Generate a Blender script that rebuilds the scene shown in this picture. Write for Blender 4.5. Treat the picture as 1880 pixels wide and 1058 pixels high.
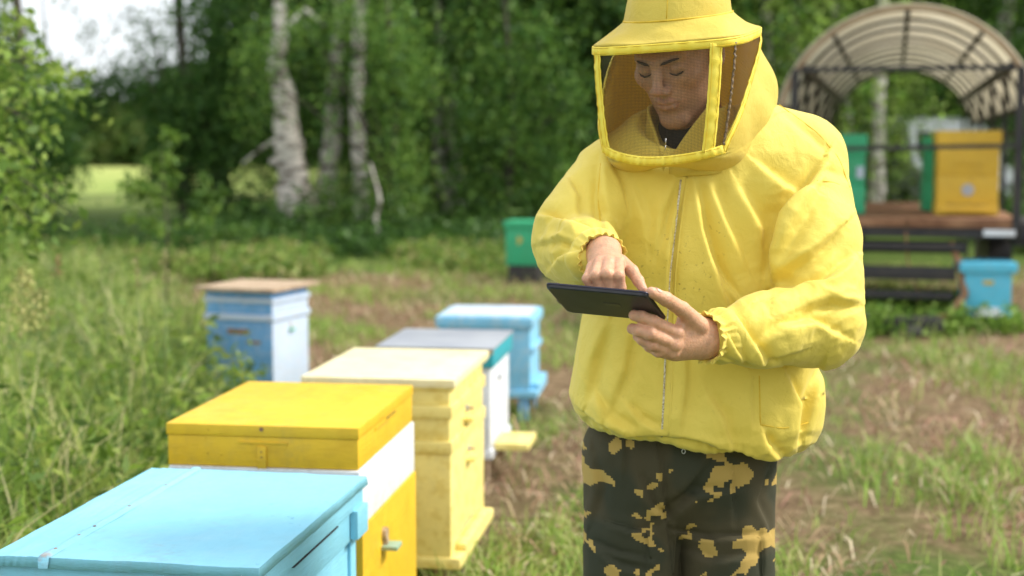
import bpy, bmesh, math, random
import numpy as np
from mathutils import Vector, Matrix, noise
from mathutils.bvhtree import BVHTree
random.seed(7); np.random.seed(7)
R = math.radians
scene = bpy.context.scene
for o in list(bpy.data.objects): bpy.data.objects.remove(o)

# ------------------------------------------------------------------ camera
FPX = 2611.0; EYE = 1.45; PITCH = math.atan(259.0/FPX)
cam_d = bpy.data.cameras.new("camera"); cam = bpy.data.objects.new("camera", cam_d)
scene.collection.objects.link(cam); scene.camera = cam
cam.location = (0, 0, EYE); cam.rotation_euler = (R(90)-PITCH, 0, 0)
cam_d.lens = 50; cam_d.sensor_width = 36; cam_d.clip_start = 0.05; cam_d.clip_end = 2000
cam_d.dof.use_dof = True; cam_d.dof.focus_distance = 2.62; cam_d.dof.aperture_fstop = 2.7

# ------------------------------------------------------------------ light
SUN_EL, SUN_AZ = 43, 88      # azimuth clockwise from +Y (away from the camera) towards +X
world = bpy.data.worlds.new("World"); scene.world = world; world.use_nodes = True
wn = world.node_tree; wn.nodes.clear()
wo = wn.nodes.new('ShaderNodeOutputWorld'); bg = wn.nodes.new('ShaderNodeBackground')
sky = wn.nodes.new('ShaderNodeTexSky'); sky.sky_type = 'NISHITA'; sky.sun_disc = False
sky.sun_elevation = R(SUN_EL); sky.sun_rotation = R(SUN_AZ); sky.air_density = 1.0; sky.dust_density = 2.0
tc = wn.nodes.new('ShaderNodeTexCoord'); cn = wn.nodes.new('ShaderNodeTexNoise')
cn.inputs['Scale'].default_value = 2.2; cn.inputs['Detail'].default_value = 6
cr = wn.nodes.new('ShaderNodeValToRGB'); cr.color_ramp.elements[0].position = .3; cr.color_ramp.elements[1].position = .62
cr.color_ramp.elements[0].color = (.78, .78, .78, 1); cr.color_ramp.elements[1].color = (1, 1, 1, 1)
mx = wn.nodes.new('ShaderNodeMix'); mx.data_type = 'RGBA'
wn.links.new(tc.outputs['Generated'], cn.inputs['Vector']); wn.links.new(cn.outputs['Fac'], cr.inputs['Fac'])
wn.links.new(cr.outputs['Color'], mx.inputs[0]); wn.links.new(sky.outputs['Color'], mx.inputs[6])
mx.inputs[7].default_value = (9.0, 9.4, 9.8, 1)          # thin bright cloud
wn.links.new(mx.outputs[2], bg.inputs['Color']); bg.inputs['Strength'].default_value = 0.118
wn.links.new(bg.outputs[0], wo.inputs[0])
sd = bpy.data.lights.new("sun", 'SUN'); sun = bpy.data.objects.new("sun", sd); scene.collection.objects.link(sun)
sd.energy = 3.5; sd.angle = R(15); sd.color = (1, .95, .86)
sun.rotation_euler = (R(90-SUN_EL), 0, R(-SUN_AZ)+0)     # lamp shines from the sun's place
_d = Vector((math.sin(R(SUN_AZ))*math.cos(R(SUN_EL)), math.cos(R(SUN_AZ))*math.cos(R(SUN_EL)), math.sin(R(SUN_EL))))
sun.rotation_euler = _d.to_track_quat('Z', 'Y').to_euler()
scene.view_settings.view_transform = 'Standard'; scene.view_settings.look = 'None'
scene.view_settings.exposure = 0.38; scene.view_settings.gamma = 1
scene.render.engine = 'CYCLES'
scene.cycles.transparent_max_bounces = 24
scene.cycles.max_bounces = 7; scene.cycles.diffuse_bounces = 4

# ------------------------------------------------------------------ helpers
def P(px, py, Y):
    """photograph pixel (1880x1058) and distance ahead -> a point in the scene"""
    u = (px-940)/FPX; v = (529-py)/FPX
    d = Vector((u, math.cos(PITCH)+v*math.sin(PITCH), -math.sin(PITCH)+v*math.cos(PITCH)))
    return Vector((0, 0, EYE)) + d*(Y/d.y)
def PN(px, py, Y): return np.array(P(px, py, Y), dtype=np.float32)
def project(v):
    """scene points (n,3) -> photograph pixels"""
    x, y, z = v[:, 0], v[:, 1], v[:, 2]-EYE
    f = y*math.cos(PITCH) - z*math.sin(PITCH); u = y*math.sin(PITCH)+z*math.cos(PITCH)
    return 940+FPX*x/f, 529-FPX*u/f
def link(o): scene.collection.objects.link(o); return o
def empty(name, label=None, cat=None, loc=(0, 0, 0), rz=0, group=None, rot=None):
    o = link(bpy.data.objects.new(name, None)); o.empty_display_size = .1
    o.location = loc; o.rotation_euler = rot if rot else (0, 0, rz)
    tag(o, label, cat, group); return o
def tag(o, label=None, cat=None, group=None, kind=None):
    if label: o['label'] = label
    if cat: o['category'] = cat
    if group: o['group'] = group
    if kind: o['kind'] = kind
    return o
def mk(name, verts, faces, mat=None, parent=None, smooth=False, world=True):
    me = bpy.data.meshes.new(name)
    if isinstance(verts, np.ndarray): verts = verts.astype(float).tolist()
    if isinstance(faces, np.ndarray): faces = faces.tolist()
    me.from_pydata([tuple(v) for v in verts], [], faces)
    if mat: me.materials.append(mat)
    if smooth: me.polygons.foreach_set('use_smooth', [True]*len(me.polygons))
    me.update()
    o = link(bpy.data.objects.new(name, me))
    if parent:
        o.parent = parent
        if world == True and parent.type == 'EMPTY' and parent.get('_w'): o.matrix_parent_inverse = Matrix.Translation(-Vector(parent['_w']))
    return o
class MB:
    """collects simple shapes into one mesh"""
    def __init__(s): s.v = []; s.f = []; s.smooth = False
    def add(s, v, f):
        n = len(s.v); s.v += [tuple(p) for p in v]; s.f += [tuple(i+n for i in q) for q in f]; return s
    def box(s, x0, x1, y0, y1, z0, z1, M=None):
        v = [Vector(p) for p in ((x0,y0,z0),(x1,y0,z0),(x1,y1,z0),(x0,y1,z0),(x0,y0,z1),(x1,y0,z1),(x1,y1,z1),(x0,y1,z1))]
        if M: v = [M @ p for p in v]
        return s.add(v, [(0,3,2,1),(4,5,6,7),(0,1,5,4),(1,2,6,5),(2,3,7,6),(3,0,4,7)])
    def bar(s, a, b, w, h=None, up=(0,0,1)):
        a = Vector(a); b = Vector(b); d = (b-a).normalized(); h = h or w
        x = d.cross(Vector(up));
        if x.length < 1e-3: x = d.cross(Vector((1,0,0)))
        x.normalize(); y = x.cross(d)
        v = [p + x*i*w/2 + y*j*h/2 for p in (a, b) for i, j in ((-1,-1),(1,-1),(1,1),(-1,1))]
        return s.add(v, [(0,1,2,3),(7,6,5,4),(0,4,5,1),(1,5,6,2),(2,6,7,3),(3,7,4,0)])
    def tube(s, pts, rad, n=8, cap=True, flat=1.0, up=(0,0,1)):
        pts = [Vector(p) for p in pts]; m = len(pts)
        if not hasattr(rad, '__len__'): rad = [rad]*m
        v = []; prev = None
        for i, p in enumerate(pts):
            d = (pts[min(i+1, m-1)]-pts[max(i-1, 0)]).normalized()
            if prev is None:
                x = d.cross(Vector(up))
                if x.length < 1e-3: x = d.cross(Vector((1, 0, 0)))
            else: x = prev - d*prev.dot(d)
            x.normalize(); prev = x; y = d.cross(x)
            for k in range(n):
                a = 2*math.pi*k/n; v.append(p + x*math.cos(a)*rad[i] + y*math.sin(a)*rad[i]*flat)
        f = [(i*n+k, i*n+(k+1)%n, (i+1)*n+(k+1)%n, (i+1)*n+k) for i in range(m-1) for k in range(n)]
        if cap: f += [tuple(range(n-1, -1, -1)), tuple((m-1)*n+k for k in range(n))]
        return s.add(v, f)
    def build(s, name, mat, parent=None, bevel=0, seg=2, smooth=False, sub=0):
        o = mk(name, s.v, s.f, mat, parent, smooth)
        if bevel:
            bm = bmesh.new(); bm.from_mesh(o.data)
            bmesh.ops.bevel(bm, geom=list(bm.edges), offset=bevel, segments=seg, affect='EDGES', profile=.6)
            bm.to_mesh(o.data); bm.free()
            o.data.polygons.foreach_set('use_smooth', [True]*len(o.data.polygons))
            try: o.data.set_sharp_from_angle(angle=R(35))
            except Exception: pass
        if sub:
            m = o.modifiers.new('s', 'SUBSURF'); m.levels = sub; m.render_levels = sub
        return o

# ------------------------------------------------------------------ materials
def mat(name, c1, c2=None, scale=20, rough=.6, bump=0, bscale=None, detail=5, metallic=0, lo=.35, hi=.65, c3=None, s3=3, sss=0, sheen=0, spec=.5, stretch=None, trans=0, coat=0):
    m = bpy.data.materials.new(name); m.use_nodes = True; nt = m.node_tree; b = nt.nodes['Principled BSDF']
    b.inputs['Roughness'].default_value = rough; b.inputs['Metallic'].default_value = metallic
    b.inputs['Specular IOR Level'].default_value = spec
    tc = nt.nodes.new('ShaderNodeTexCoord'); mp = nt.nodes.new('ShaderNodeMapping')
    nt.links.new(tc.outputs['Object'], mp.inputs['Vector'])
    if stretch: mp.inputs['Scale'].default_value = stretch
    if c2 is None: b.inputs['Base Color'].default_value = (*c1, 1)
    else:
        n = nt.nodes.new('ShaderNodeTexNoise'); n.inputs['Scale'].default_value = scale; n.inputs['Detail'].default_value = detail
        r = nt.nodes.new('ShaderNodeValToRGB'); r.color_ramp.elements[0].position = lo; r.color_ramp.elements[1].position = hi
        r.color_ramp.elements[0].color = (*c1, 1); r.color_ramp.elements[1].color = (*c2, 1)
        nt.links.new(mp.outputs[0], n.inputs['Vector']); nt.links.new(n.outputs['Fac'], r.inputs['Fac'])
        out = r.outputs['Color']
        if c3:
            n3 = nt.nodes.new('ShaderNodeTexNoise'); n3.inputs['Scale'].default_value = s3; n3.inputs['Detail'].default_value = 8; n3.inputs['Roughness'].default_value = .65
            r3 = nt.nodes.new('ShaderNodeValToRGB'); r3.color_ramp.elements[0].position = .6; r3.color_ramp.elements[1].position = .68
            nt.links.new(mp.outputs[0], n3.inputs['Vector']); nt.links.new(n3.outputs['Fac'], r3.inputs['Fac'])
            mm = nt.nodes.new('ShaderNodeMix'); mm.data_type = 'RGBA'; mm.inputs[7].default_value = (*c3, 1)
            nt.links.new(r3.outputs['Color'], mm.inputs[0]); nt.links.new(out, mm.inputs[6]); out = mm.outputs[2]
        nt.links.new(out, b.inputs['Base Color']); m['_out'] = 1
    if bump:
        bn = nt.nodes.new('ShaderNodeTexNoise'); bn.inputs['Scale'].default_value = bscale or scale*3; bn.inputs['Detail'].default_value = 4
        bp = nt.nodes.new('ShaderNodeBump'); bp.inputs['Strength'].default_value = 1; bp.inputs['Distance'].default_value = bump
        nt.links.new(mp.outputs[0], bn.inputs['Vector']); nt.links.new(bn.outputs['Fac'], bp.inputs['Height']); nt.links.new(bp.outputs[0], b.inputs['Normal'])
    if sss: b.inputs['Subsurface Weight'].default_value = sss; b.inputs['Subsurface Radius'].default_value = (.01, .004, .002); b.inputs['Subsurface Scale'].default_value = 1
    if sheen: b.inputs['Sheen Weight'].default_value = sheen
    if coat: b.inputs['Coat Weight'].default_value = coat; b.inputs['Coat Roughness'].default_value = .25
    if trans:      # thin leaf or cloth: some light passes through
        t = nt.nodes.new('ShaderNodeBsdfTranslucent'); ms = nt.nodes.new('ShaderNodeMixShader'); ms.inputs[0].default_value = trans
        src = b.inputs['Base Color'].links
        if src: nt.links.new(src[0].from_socket, t.inputs['Color'])
        else: t.inputs['Color'].default_value = (*c1, 1)
        nt.links.new(b.outputs[0], ms.inputs[1]); nt.links.new(t.outputs[0], ms.inputs[2]); nt.links.new(ms.outputs[0], nt.nodes['Material Output'].inputs['Surface'])
    return m

# ------------------------------------------------------------------ signed distance modelling
def rcone(p, a, b, r1, r2):
    a = np.asarray(a, dtype=np.float32); b = np.asarray(b, dtype=np.float32)
    ba = b-a; pa = p-a; h = np.clip((pa@ba)/float(ba@ba), 0, 1)
    return np.linalg.norm(pa-h[:, None]*ba, axis=1)-(r1+(r2-r1)*h)
def chain(p, pts, rad, k=.012):
    d = None
    for i in range(len(pts)-1):
        e = rcone(p, pts[i], pts[i+1], rad[i], rad[i+1]); d = e if d is None else smin(d, e, k)
    return d
def ellip(p, c, r):
    q = (p-np.asarray(c, dtype=np.float32)); r = np.asarray(r, dtype=np.float32)
    k0 = np.linalg.norm(q/r, axis=1); k1 = np.linalg.norm(q/(r*r), axis=1)+1e-9
    return k0*(k0-1)/k1
def smin(a, b, k):
    h = np.clip(.5+.5*(b-a)/k, 0, 1); return b*(1-h)+a*h-k*h*(1-h)
def smax(a, b, k): return -smin(-a, -b, k)
def surface(f, lo, hi, res):
    """naive surface nets"""
    lo = np.array(lo, dtype=np.float32); hi = np.array(hi, dtype=np.float32)
    n = np.ceil((hi-lo)/res).astype(int)+1
    # coarse pass then fine evaluation only near the surface
    c = 4; nc = (n+c-1)//c+1
    g = np.stack(np.meshgrid(*[np.arange(k) for k in nc], indexing='ij'), -1).reshape(-1, 3).astype(np.float32)
    V = f(lo+g*res*c).reshape(nc)
    val = np.repeat(np.repeat(np.repeat(V, c, 0), c, 1), c, 2)
    near = np.abs(V) < res*c*2.2
    nearf = np.repeat(np.repeat(np.repeat(near, c, 0), c, 1), c, 2)[:n[0], :n[1], :n[2]]
    val = val[:n[0], :n[1], :n[2]].copy()
    # a coarse sample stands for the cell block that starts at it: widen
    pad = np.zeros_like(nearf)
    pad |= nearf
    for ax in range(3):
        for s in range(1, c):
            q = np.roll(pad, s, ax) if s else pad
            if s == c-1: pad = pad | q
        pad = pad | np.roll(pad, -(c-1), ax)
    idx = np.argwhere(pad)
    out = np.empty(len(idx), dtype=np.float32)
    for s in range(0, len(idx), 400000):
        out[s:s+400000] = f(lo+idx[s:s+400000].astype(np.float32)*res)
    val[pad] = out
    ins = val < 0
    cs = [(i, j, k) for i in (0, 1) for j in (0, 1) for k in (0, 1)]
    def sub(a, i, j, k): return a[i:a.shape[0]-1+i, j:a.shape[1]-1+j, k:a.shape[2]-1+k]
    cnt = sum(sub(ins, *c_).astype(np.int8) for c_ in cs)
    act = (cnt > 0) & (cnt < 8); cells = np.argwhere(act)
    ids = -np.ones(act.shape, dtype=np.int64); ids[act] = np.arange(len(cells))
    acc = np.zeros((len(cells), 3)); num = np.zeros(len(cells))
    ci = cells.T
    for i, a in enumerate(cs):
        for b in cs[i+1:]:
            if sum(abs(a[t]-b[t]) for t in range(3)) != 1: continue
            va = val[ci[0]+a[0], ci[1]+a[1], ci[2]+a[2]]; vb = val[ci[0]+b[0], ci[1]+b[1], ci[2]+b[2]]
            m = (va < 0) != (vb < 0); t = np.where(m, va/(np.where(m, va-vb, 1)), 0)
            q = np.array(a)[None]+t[:, None]*(np.array(b)-np.array(a))[None]
            acc[m] += q[m]; num[m] += 1
    verts = lo+(cells+acc/num[:, None])*res
    faces = []
    for ax in range(3):
        o1, o2 = [(1, 2), (2, 0), (0, 1)][ax]
        sl = [slice(None)]*3; sl[ax] = slice(0, -1); A = ins[tuple(sl)]; sl[ax] = slice(1, None); B = ins[tuple(sl)]
        e = np.argwhere(A != B)
        ok = (e[:, o1] > 0) & (e[:, o2] > 0) & (e[:, o1] < act.shape[o1]) & (e[:, o2] < act.shape[o2]); e = e[ok]
        def cid(d1, d2):
            q = e.copy(); q[:, o1] -= d1; q[:, o2] -= d2; return ids[q[:, 0], q[:, 1], q[:, 2]]
        quad = np.stack([cid(1, 1), cid(0, 1), cid(0, 0), cid(1, 0)], 1)
        flip = ~A[e[:, 0], e[:, 1], e[:, 2]]
        quad[flip] = quad[flip][:, ::-1]; faces.append(quad)
    faces = np.concatenate(faces); faces = faces[(faces >= 0).all(1)]
    # pull the vertices onto the surface
    v = verts.astype(np.float32)
    for _ in range(2):
        h = res*.25; d = f(v); g = np.stack([f(v+np.eye(3, dtype=np.float32)[i]*h)-d for i in range(3)], 1)/h
        g2 = (g*g).sum(1)+1e-6; v = v-np.clip(d/g2, -res, res)[:, None]*g*.9
    nn = g/np.sqrt(g2)[:, None]
    return v, faces, nn
def polydist(px, py, pts):
    """signed distance in the picture plane to a polyline, and fade towards its ends"""
    best = np.full(px.shape, 1e9, dtype=np.float32); sgn = np.ones_like(best); tt = np.zeros_like(best)
    L = [0]
    for a, b in zip(pts[:-1], pts[1:]): L.append(L[-1]+math.dist(a, b))
    for i, (a, b) in enumerate(zip(pts[:-1], pts[1:])):
        bx, by = b[0]-a[0], b[1]-a[1]; qx, qy = px-a[0], py-a[1]; l2 = bx*bx+by*by
        h = np.clip((qx*bx+qy*by)/l2, 0, 1); dx, dy = qx-h*bx, qy-h*by; d = np.sqrt(dx*dx+dy*dy)
        s = np.sign(bx*qy-by*qx); m = d < best
        best[m] = d[m]; sgn[m] = s[m]; tt[m] = (L[i]+h[m]*(L[i+1]-L[i]))/L[-1]
    return best*sgn, best, tt
# ================================================================== SETTING
def mkfast(name, v, f, m, tone=None, parent=None, smooth=False, k=4):
    me = bpy.data.meshes.new(name); n = len(v); v = np.asarray(v, dtype=np.float32); f = np.asarray(f, dtype=np.int32)
    me.vertices.add(n); me.vertices.foreach_set('co', v.ravel())
    me.loops.add(f.size); me.loops.foreach_set('vertex_index', f.ravel())
    me.polygons.add(len(f)); me.polygons.foreach_set('loop_start', np.arange(len(f), dtype=np.int32)*f.shape[1]); me.polygons.foreach_set('loop_total', np.full(len(f), f.shape[1], dtype=np.int32))
    if m: me.materials.append(m)
    me.update(calc_edges=True); me.validate()
    if tone is not None:
        ca = me.color_attributes.new('tone', 'FLOAT_COLOR', 'POINT')
        ca.data.foreach_set('color', np.concatenate([tone, np.ones((n, 1))], 1).astype(np.float32).ravel())
    if smooth: me.polygons.foreach_set('use_smooth', np.ones(len(f), dtype=bool))
    o = link(bpy.data.objects.new(name, me))
    if parent: o.parent = parent
    return o
def tone_mat(name, rough=.6, trans=.35, spec=.3, lift=1.0):
    m = bpy.data.materials.new(name); m.use_nodes = True; nt = m.node_tree; L = nt.links.new; b = nt.nodes['Principled BSDF']
    at = nt.nodes.new('ShaderNodeAttribute'); at.attribute_name = 'tone'; oi = nt.nodes.new('ShaderNodeObjectInfo')
    hs = nt.nodes.new('ShaderNodeHueSaturation'); mr = nt.nodes.new('ShaderNodeMapRange'); mr.inputs[3].default_value = .8*lift; mr.inputs[4].default_value = 1.2*lift
    L(oi.outputs['Random'], mr.inputs[0]); L(mr.outputs[0], hs.inputs['Value']); L(at.outputs['Color'], hs.inputs['Color'])
    L(hs.outputs[0], b.inputs['Base Color']); b.inputs['Roughness'].default_value = rough; b.inputs['Specular IOR Level'].default_value = spec
    t = nt.nodes.new('ShaderNodeBsdfTranslucent'); L(hs.outputs[0], t.inputs['Color']); ms = nt.nodes.new('ShaderNodeMixShader'); ms.inputs[0].default_value = trans
    L(b.outputs[0], ms.inputs[1]); L(t.outputs[0], ms.inputs[2]); L(ms.outputs[0], nt.nodes['Material Output'].inputs['Surface']); return m
M_leaf = tone_mat('birch_leaf', .5, .4, lift=1.15); M_blade = tone_mat('grass_blade', .5, .25, lift=1.1); M_straw = tone_mat('straw', .7, .15)
rng = np.random.default_rng(11)
def palette(n, cols, jitter=.18):
    c = np.array(cols, dtype=np.float32)[rng.integers(0, len(cols), n)]; return c*(1+rng.uniform(-jitter, jitter, (n, 1)))
GREENS = [(.055, .12, .018), (.085, .17, .025), (.13, .22, .04), (.17, .25, .05), (.10, .19, .05)]
def blades(pos, L_, w, lean, cols, seg=3, curl=.5):
    """grass blades: root points (n,3), length, width, lean"""
    n = len(pos); a = rng.uniform(0, 2*np.pi, n); dx, dy = np.cos(a), np.sin(a); b = rng.uniform(0, 2*np.pi, n)
    rows = []
    for i in range(seg+1):
        t = i/seg; hgt = L_*t*np.cos(lean*t*.7)*(1-.25*curl*t*t*lean); out = L_*np.sin(lean*t)*t
        wd = w*(1-t**1.5*.92)*(.6+.8*t if t < .3 else 1)
        c = pos+np.stack([dx*out, dy*out, hgt], 1)
        s_ = np.stack([np.cos(b)*wd, np.sin(b)*wd, np.zeros(n)], 1)
        rows += [c-s_/2, c+s_/2]
    v = np.stack(rows, 1).reshape(-1, 3); m = 2*(seg+1)
    base = np.arange(n)[:, None]*m; f = np.concatenate([base+np.array([2*i, 2*i+1, 2*i+3, 2*i+2])[None] for i in range(seg)])
    shade = np.repeat(cols, m, axis=0); return v, f, shade
def ground_h(x, y): return .035*np.sin(x*.9+y*.35)*np.cos(y*.55-x*.2)*np.clip((y-4)/4, 0, 1)-.01

# ---------------- ground
def ground_mat():
    m = bpy.data.materials.new('meadow_soil'); m.use_nodes = True; nt = m.node_tree; L = nt.links.new; b = nt.nodes['Principled BSDF']
    tc = nt.nodes.new('ShaderNodeTexCoord'); geo = nt.nodes.new('ShaderNodeNewGeometry')
    def nz(scale, det=6, rgh=.6, st=None):
        n = nt.nodes.new('ShaderNodeTexNoise'); n.inputs['Scale'].default_value = scale; n.inputs['Detail'].default_value = det; n.inputs['Roughness'].default_value = rgh
        if st: mp = nt.nodes.new('ShaderNodeMapping'); mp.inputs['Scale'].default_value = st; L(geo.outputs['Position'], mp.inputs[0]); L(mp.outputs[0], n.inputs['Vector'])
        else: L(geo.outputs['Position'], n.inputs['Vector'])
        return n
    def ramp(src, stops):
        r = nt.nodes.new('ShaderNodeValToRGB'); e = r.color_ramp.elements
        while len(e) < len(stops): e.new(.5)
        for k, (p, c) in enumerate(stops): e[k].position = p; e[k].color = (*c, 1)
        L(src, r.inputs['Fac']); return r
    soil = ramp(nz(14, 8, .7).outputs['Fac'], [(.3, (.08, .050, .027)), (.48, (.20, .135, .075)), (.6, (.30, .215, .125)), (.75, (.42, .32, .19))])
    grn = ramp(nz(25, 6, .7).outputs['Fac'], [(.3, (.035, .07, .012)), (.55, (.11, .17, .035)), (.75, (.22, .26, .08))])
    patch = ramp(nz(.9, 5, .6, (1, .55, 1)).outputs['Fac'], [(.50, (0, 0, 0)), (.60, (1, 1, 1))])
    at = nt.nodes.new('ShaderNodeAttribute'); at.attribute_name = 'green'
    mxx = nt.nodes.new('ShaderNodeMath'); mxx.operation = 'MULTIPLY_ADD'; mxx.inputs[1].default_value = .7; mxx.use_clamp = True
    L(patch.outputs['Color'], mxx.inputs[0]); L(at.outputs['Fac'], mxx.inputs[2])
    mu = nt.nodes.new('ShaderNodeMix'); mu.data_type = 'RGBA'; L(mxx.outputs[0], mu.inputs[0]); L(soil.outputs[0], mu.inputs[6]); L(grn.outputs[0], mu.inputs[7])
    sx_ = nt.nodes.new('ShaderNodeSeparateXYZ'); L(geo.outputs['Position'], sx_.inputs[0]); fr = nt.nodes.new('ShaderNodeMapRange'); fr.inputs[1].default_value = 29; fr.inputs[2].default_value = 40; L(sx_.outputs['Y'], fr.inputs[0])
    hay = ramp(nz(.25, 5, .6, (1, .3, 1)).outputs['Fac'], [(.35, (.20, .30, .06)), (.6, (.38, .42, .13))]); m3 = nt.nodes.new('ShaderNodeMix'); m3.data_type = 'RGBA'; L(fr.outputs[0], m3.inputs[0]); L(mu.outputs[2], m3.inputs[6]); L(hay.outputs[0], m3.inputs[7])
    L(m3.outputs[2], b.inputs['Base Color']); b.inputs['Roughness'].default_value = .95; b.inputs['Specular IOR Level'].default_value = .1
    bn = nz(30, 6, .7); bp = nt.nodes.new('ShaderNodeBump'); bp.inputs['Distance'].default_value = .03; L(bn.outputs['Fac'], bp.inputs['Height']); L(bp.outputs[0], b.inputs['Normal']); return m
def green_at(x, y):
    """how green the sward is: brown round the hives, green on the left, under the wood and beyond"""
    g = np.zeros_like(x)
    g = np.maximum(g, np.clip((-(x)-.18*y-.35)/.6, 0, 1)*np.clip((17-y)/2, 0, 1))
    g = np.maximum(g, np.clip((y-15.5)/2.5, 0, 1)); g = np.maximum(g, np.clip((.8-y*.0-np.abs(x-.35))/.6, 0, 1)*np.clip((6.5-y)/2, 0, 1)*.55)
    g = np.maximum(g, np.clip((5.3-y)/1.0, 0, 1)*.55); return g
xs = np.concatenate([np.linspace(-400, -14, 12), np.linspace(-12, 14, 105), np.linspace(16, 400, 12)]); ys = np.concatenate([np.linspace(-60, -1, 8), np.linspace(0, 30, 121), np.linspace(33, 80, 16), np.linspace(100, 900, 9)])
X, Y = np.meshgrid(xs, ys); Z = ground_h(X, Y)*np.clip((60-Y)/20, 0, 1)*(np.abs(X) < 14)
gv = np.stack([X, Y, Z], -1).reshape(-1, 3); nx_ = len(xs); ny_ = len(ys)
gi = np.arange(nx_*ny_).reshape(ny_, nx_); gf = np.stack([gi[:-1, :-1], gi[:-1, 1:], gi[1:, 1:], gi[1:, :-1]], -1).reshape(-1, 4)
ground = mkfast('ground', gv, gf, ground_mat(), smooth=True); tag(ground, kind='structure')
a_ = ground.data.attributes.new('green', 'FLOAT', 'POINT'); a_.data.foreach_set('value', green_at(gv[:, 0], gv[:, 1]).astype(np.float32))

def infrustum(n, y0, y1, xpad=.25, xmin=None, xmax=None, near=1.0):
    y = y0+(y1-y0)*rng.uniform(0, 1, n)**near; lo = -.36*y-xpad; hi = .36*y+xpad
    x = rng.uniform(lo, hi)
    return x, y
# the hives stand clear of grass
HIVES_XY = []
# ---------------- tall grass on the left
def tall_region(x, y):
    edge = np.where(y < 4.6, -1.06-.0*y, -1.06-(y-4.6)*.10); edge = np.where(y < 3.3, -.98, edge)
    m = (x < edge) & (y > 1.6)
    m &= ~((np.abs(x+1.40) < .42) & (np.abs(y-8.3) < .38))
    far = (y > 8.8) & (x > -2.3-(y-8.8)*.28); return m & ~far
x, y = infrustum(115000, 1.7, 14.5, .6, near=.8); m = tall_region(x, y); x, y = x[m], y[m]; n = len(x)
den = np.array([noise.noise(Vector((a*1.3, b*1.3, 0))) for a, b in zip(x.tolist(), y.tolist())])
m = rng.uniform(0, 1, n) < np.clip(.75+den, .2, 1); x, y, den = x[m], y[m], den[m]; n = len(x)
edgef = np.clip((-1.06-np.clip(y-4.6, 0, 9)*.10-x)/.5, .35, 1)
L_ = rng.uniform(.26, .70, n)*(1+.45*den)*edgef*np.where(y > 9, .8, 1); w = rng.uniform(.005, .019, n); lean = rng.uniform(.1, 1.35, n)
cols = palette(n, [(.10, .175, .028), (.07, .13, .02), (.21, .31, .05), (.30, .40, .08), (.40, .44, .13), (.16, .25, .07), (.52, .48, .25)])
V_, F_, T_ = blades(np.stack([x, y, ground_h(x, y)], 1), L_, w, lean, cols)
tg = mkfast('tall_grass', V_, F_, M_blade, T_); tag(tg, 'tall green meadow grass left of the row of beehives', 'grass', kind='stuff')
# broad-leaved herbs among it
def leaves(c, size, cols, droop=.5, aspect=.55, nrm=None):
    """rhombic leaves at points c"""
    n = len(c); a = rng.uniform(0, 2*np.pi, n); el = rng.uniform(-1.2, .6, n)-droop*.3
    d = np.stack([np.cos(a)*np.cos(el), np.sin(a)*np.cos(el), np.sin(el)], 1)
    r = rng.normal(size=(n, 3)); s_ = np.cross(d, r); s_ /= np.linalg.norm(s_, axis=1)[:, None]+1e-9
    size = np.broadcast_to(size, (n,))[:, None]*rng.uniform(.7, 1.3, (n, 1))
    up_ = np.cross(s_, d)
    v = np.stack([c, c+d*size*.5+s_*size*aspect*.5+up_*size*.06, c+d*size-up_*size*.08, c+d*size*.5-s_*size*aspect*.5+up_*size*.06], 1).reshape(-1, 3)
    f = np.arange(n*4).reshape(n, 4); return v, f, np.repeat(cols, 4, axis=0)
x, y = infrustum(4600, 2.2, 13, .6, near=.8); m = tall_region(x, y); x, y = x[m], y[m]; cs = []
for a, b in zip(x, y):
    h_ = rng.uniform(.2, .55); k = rng.integers(10, 22); t = rng.uniform(.1, 1, k); cs.append(np.stack([a+rng.normal(0, .03, k), b+rng.normal(0, .03, k), t*h_], 1))
cs = np.concatenate(cs); V_, F_, T_ = leaves(cs, .074, palette(len(cs), [(.14, .235, .035), (.23, .35, .05), (.34, .42, .09), (.09, .16, .03)]), aspect=.34)
hb = mkfast('meadow_herbs', V_, F_, M_leaf, T_); tag(hb, 'leafy green herbs growing through the tall grass', 'herbs', kind='stuff')
# ---------------- short grass tufts and mown straw on the brown ground
x, y = infrustum(90000, 3.6, 17, .5, near=1.3)
gn = np.array([noise.noise(Vector((a*1.15+5, b*.75, 3))) for a, b in zip(x.tolist(), y.tolist())]); g2 = np.array([noise.noise(Vector((a*4.5, b*4.5, 7))) for a, b in zip(x.tolist(), y.tolist())])
pr = np.clip(.10-.16*np.clip((y-8.5)/2, 0, 1)+gn*2.8+g2*1.2+green_at(x, y)*.55, .03, 1); m = (rng.uniform(0, 1, len(x)) < pr) & ~tall_region(x, y); x, y, g2 = x[m], y[m], g2[m]; n = len(x)
L_ = rng.uniform(.04, .16, n)*(1+g2); cols = palette(n, [(.14, .25, .035), (.22, .35, .05), (.32, .42, .09), (.42, .44, .16)])
V_, F_, T_ = blades(np.stack([x, y, ground_h(x, y)-.003], 1), L_, rng.uniform(.004, .009, n)*(1+y/14), rng.uniform(.3, 1.4, n), cols, seg=2)
sg = mkfast('short_grass', V_, F_, M_blade, T_); tag(sg, 'short green grass tufts scattered over the mown brown ground', 'grass', kind='stuff')
x, y = infrustum(30000, 3.6, 16, .5, near=1.2); dn = np.array([noise.noise(Vector((a*1.6+9, b*1.1, 1))) for a, b in zip(x.tolist(), y.tolist())]); k_ = rng.uniform(0, 1, len(x)) < np.clip(.5+dn*1.8, .06, 1); x, y = x[k_], y[k_]; m = ~tall_region(x, y); x, y = x[m], y[m]; n = len(x)
cols = palette(n, [(.40, .28, .16), (.30, .19, .11), (.50, .38, .23), (.20, .11, .07), (.40, .22, .16), (.58, .48, .33)])
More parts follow.
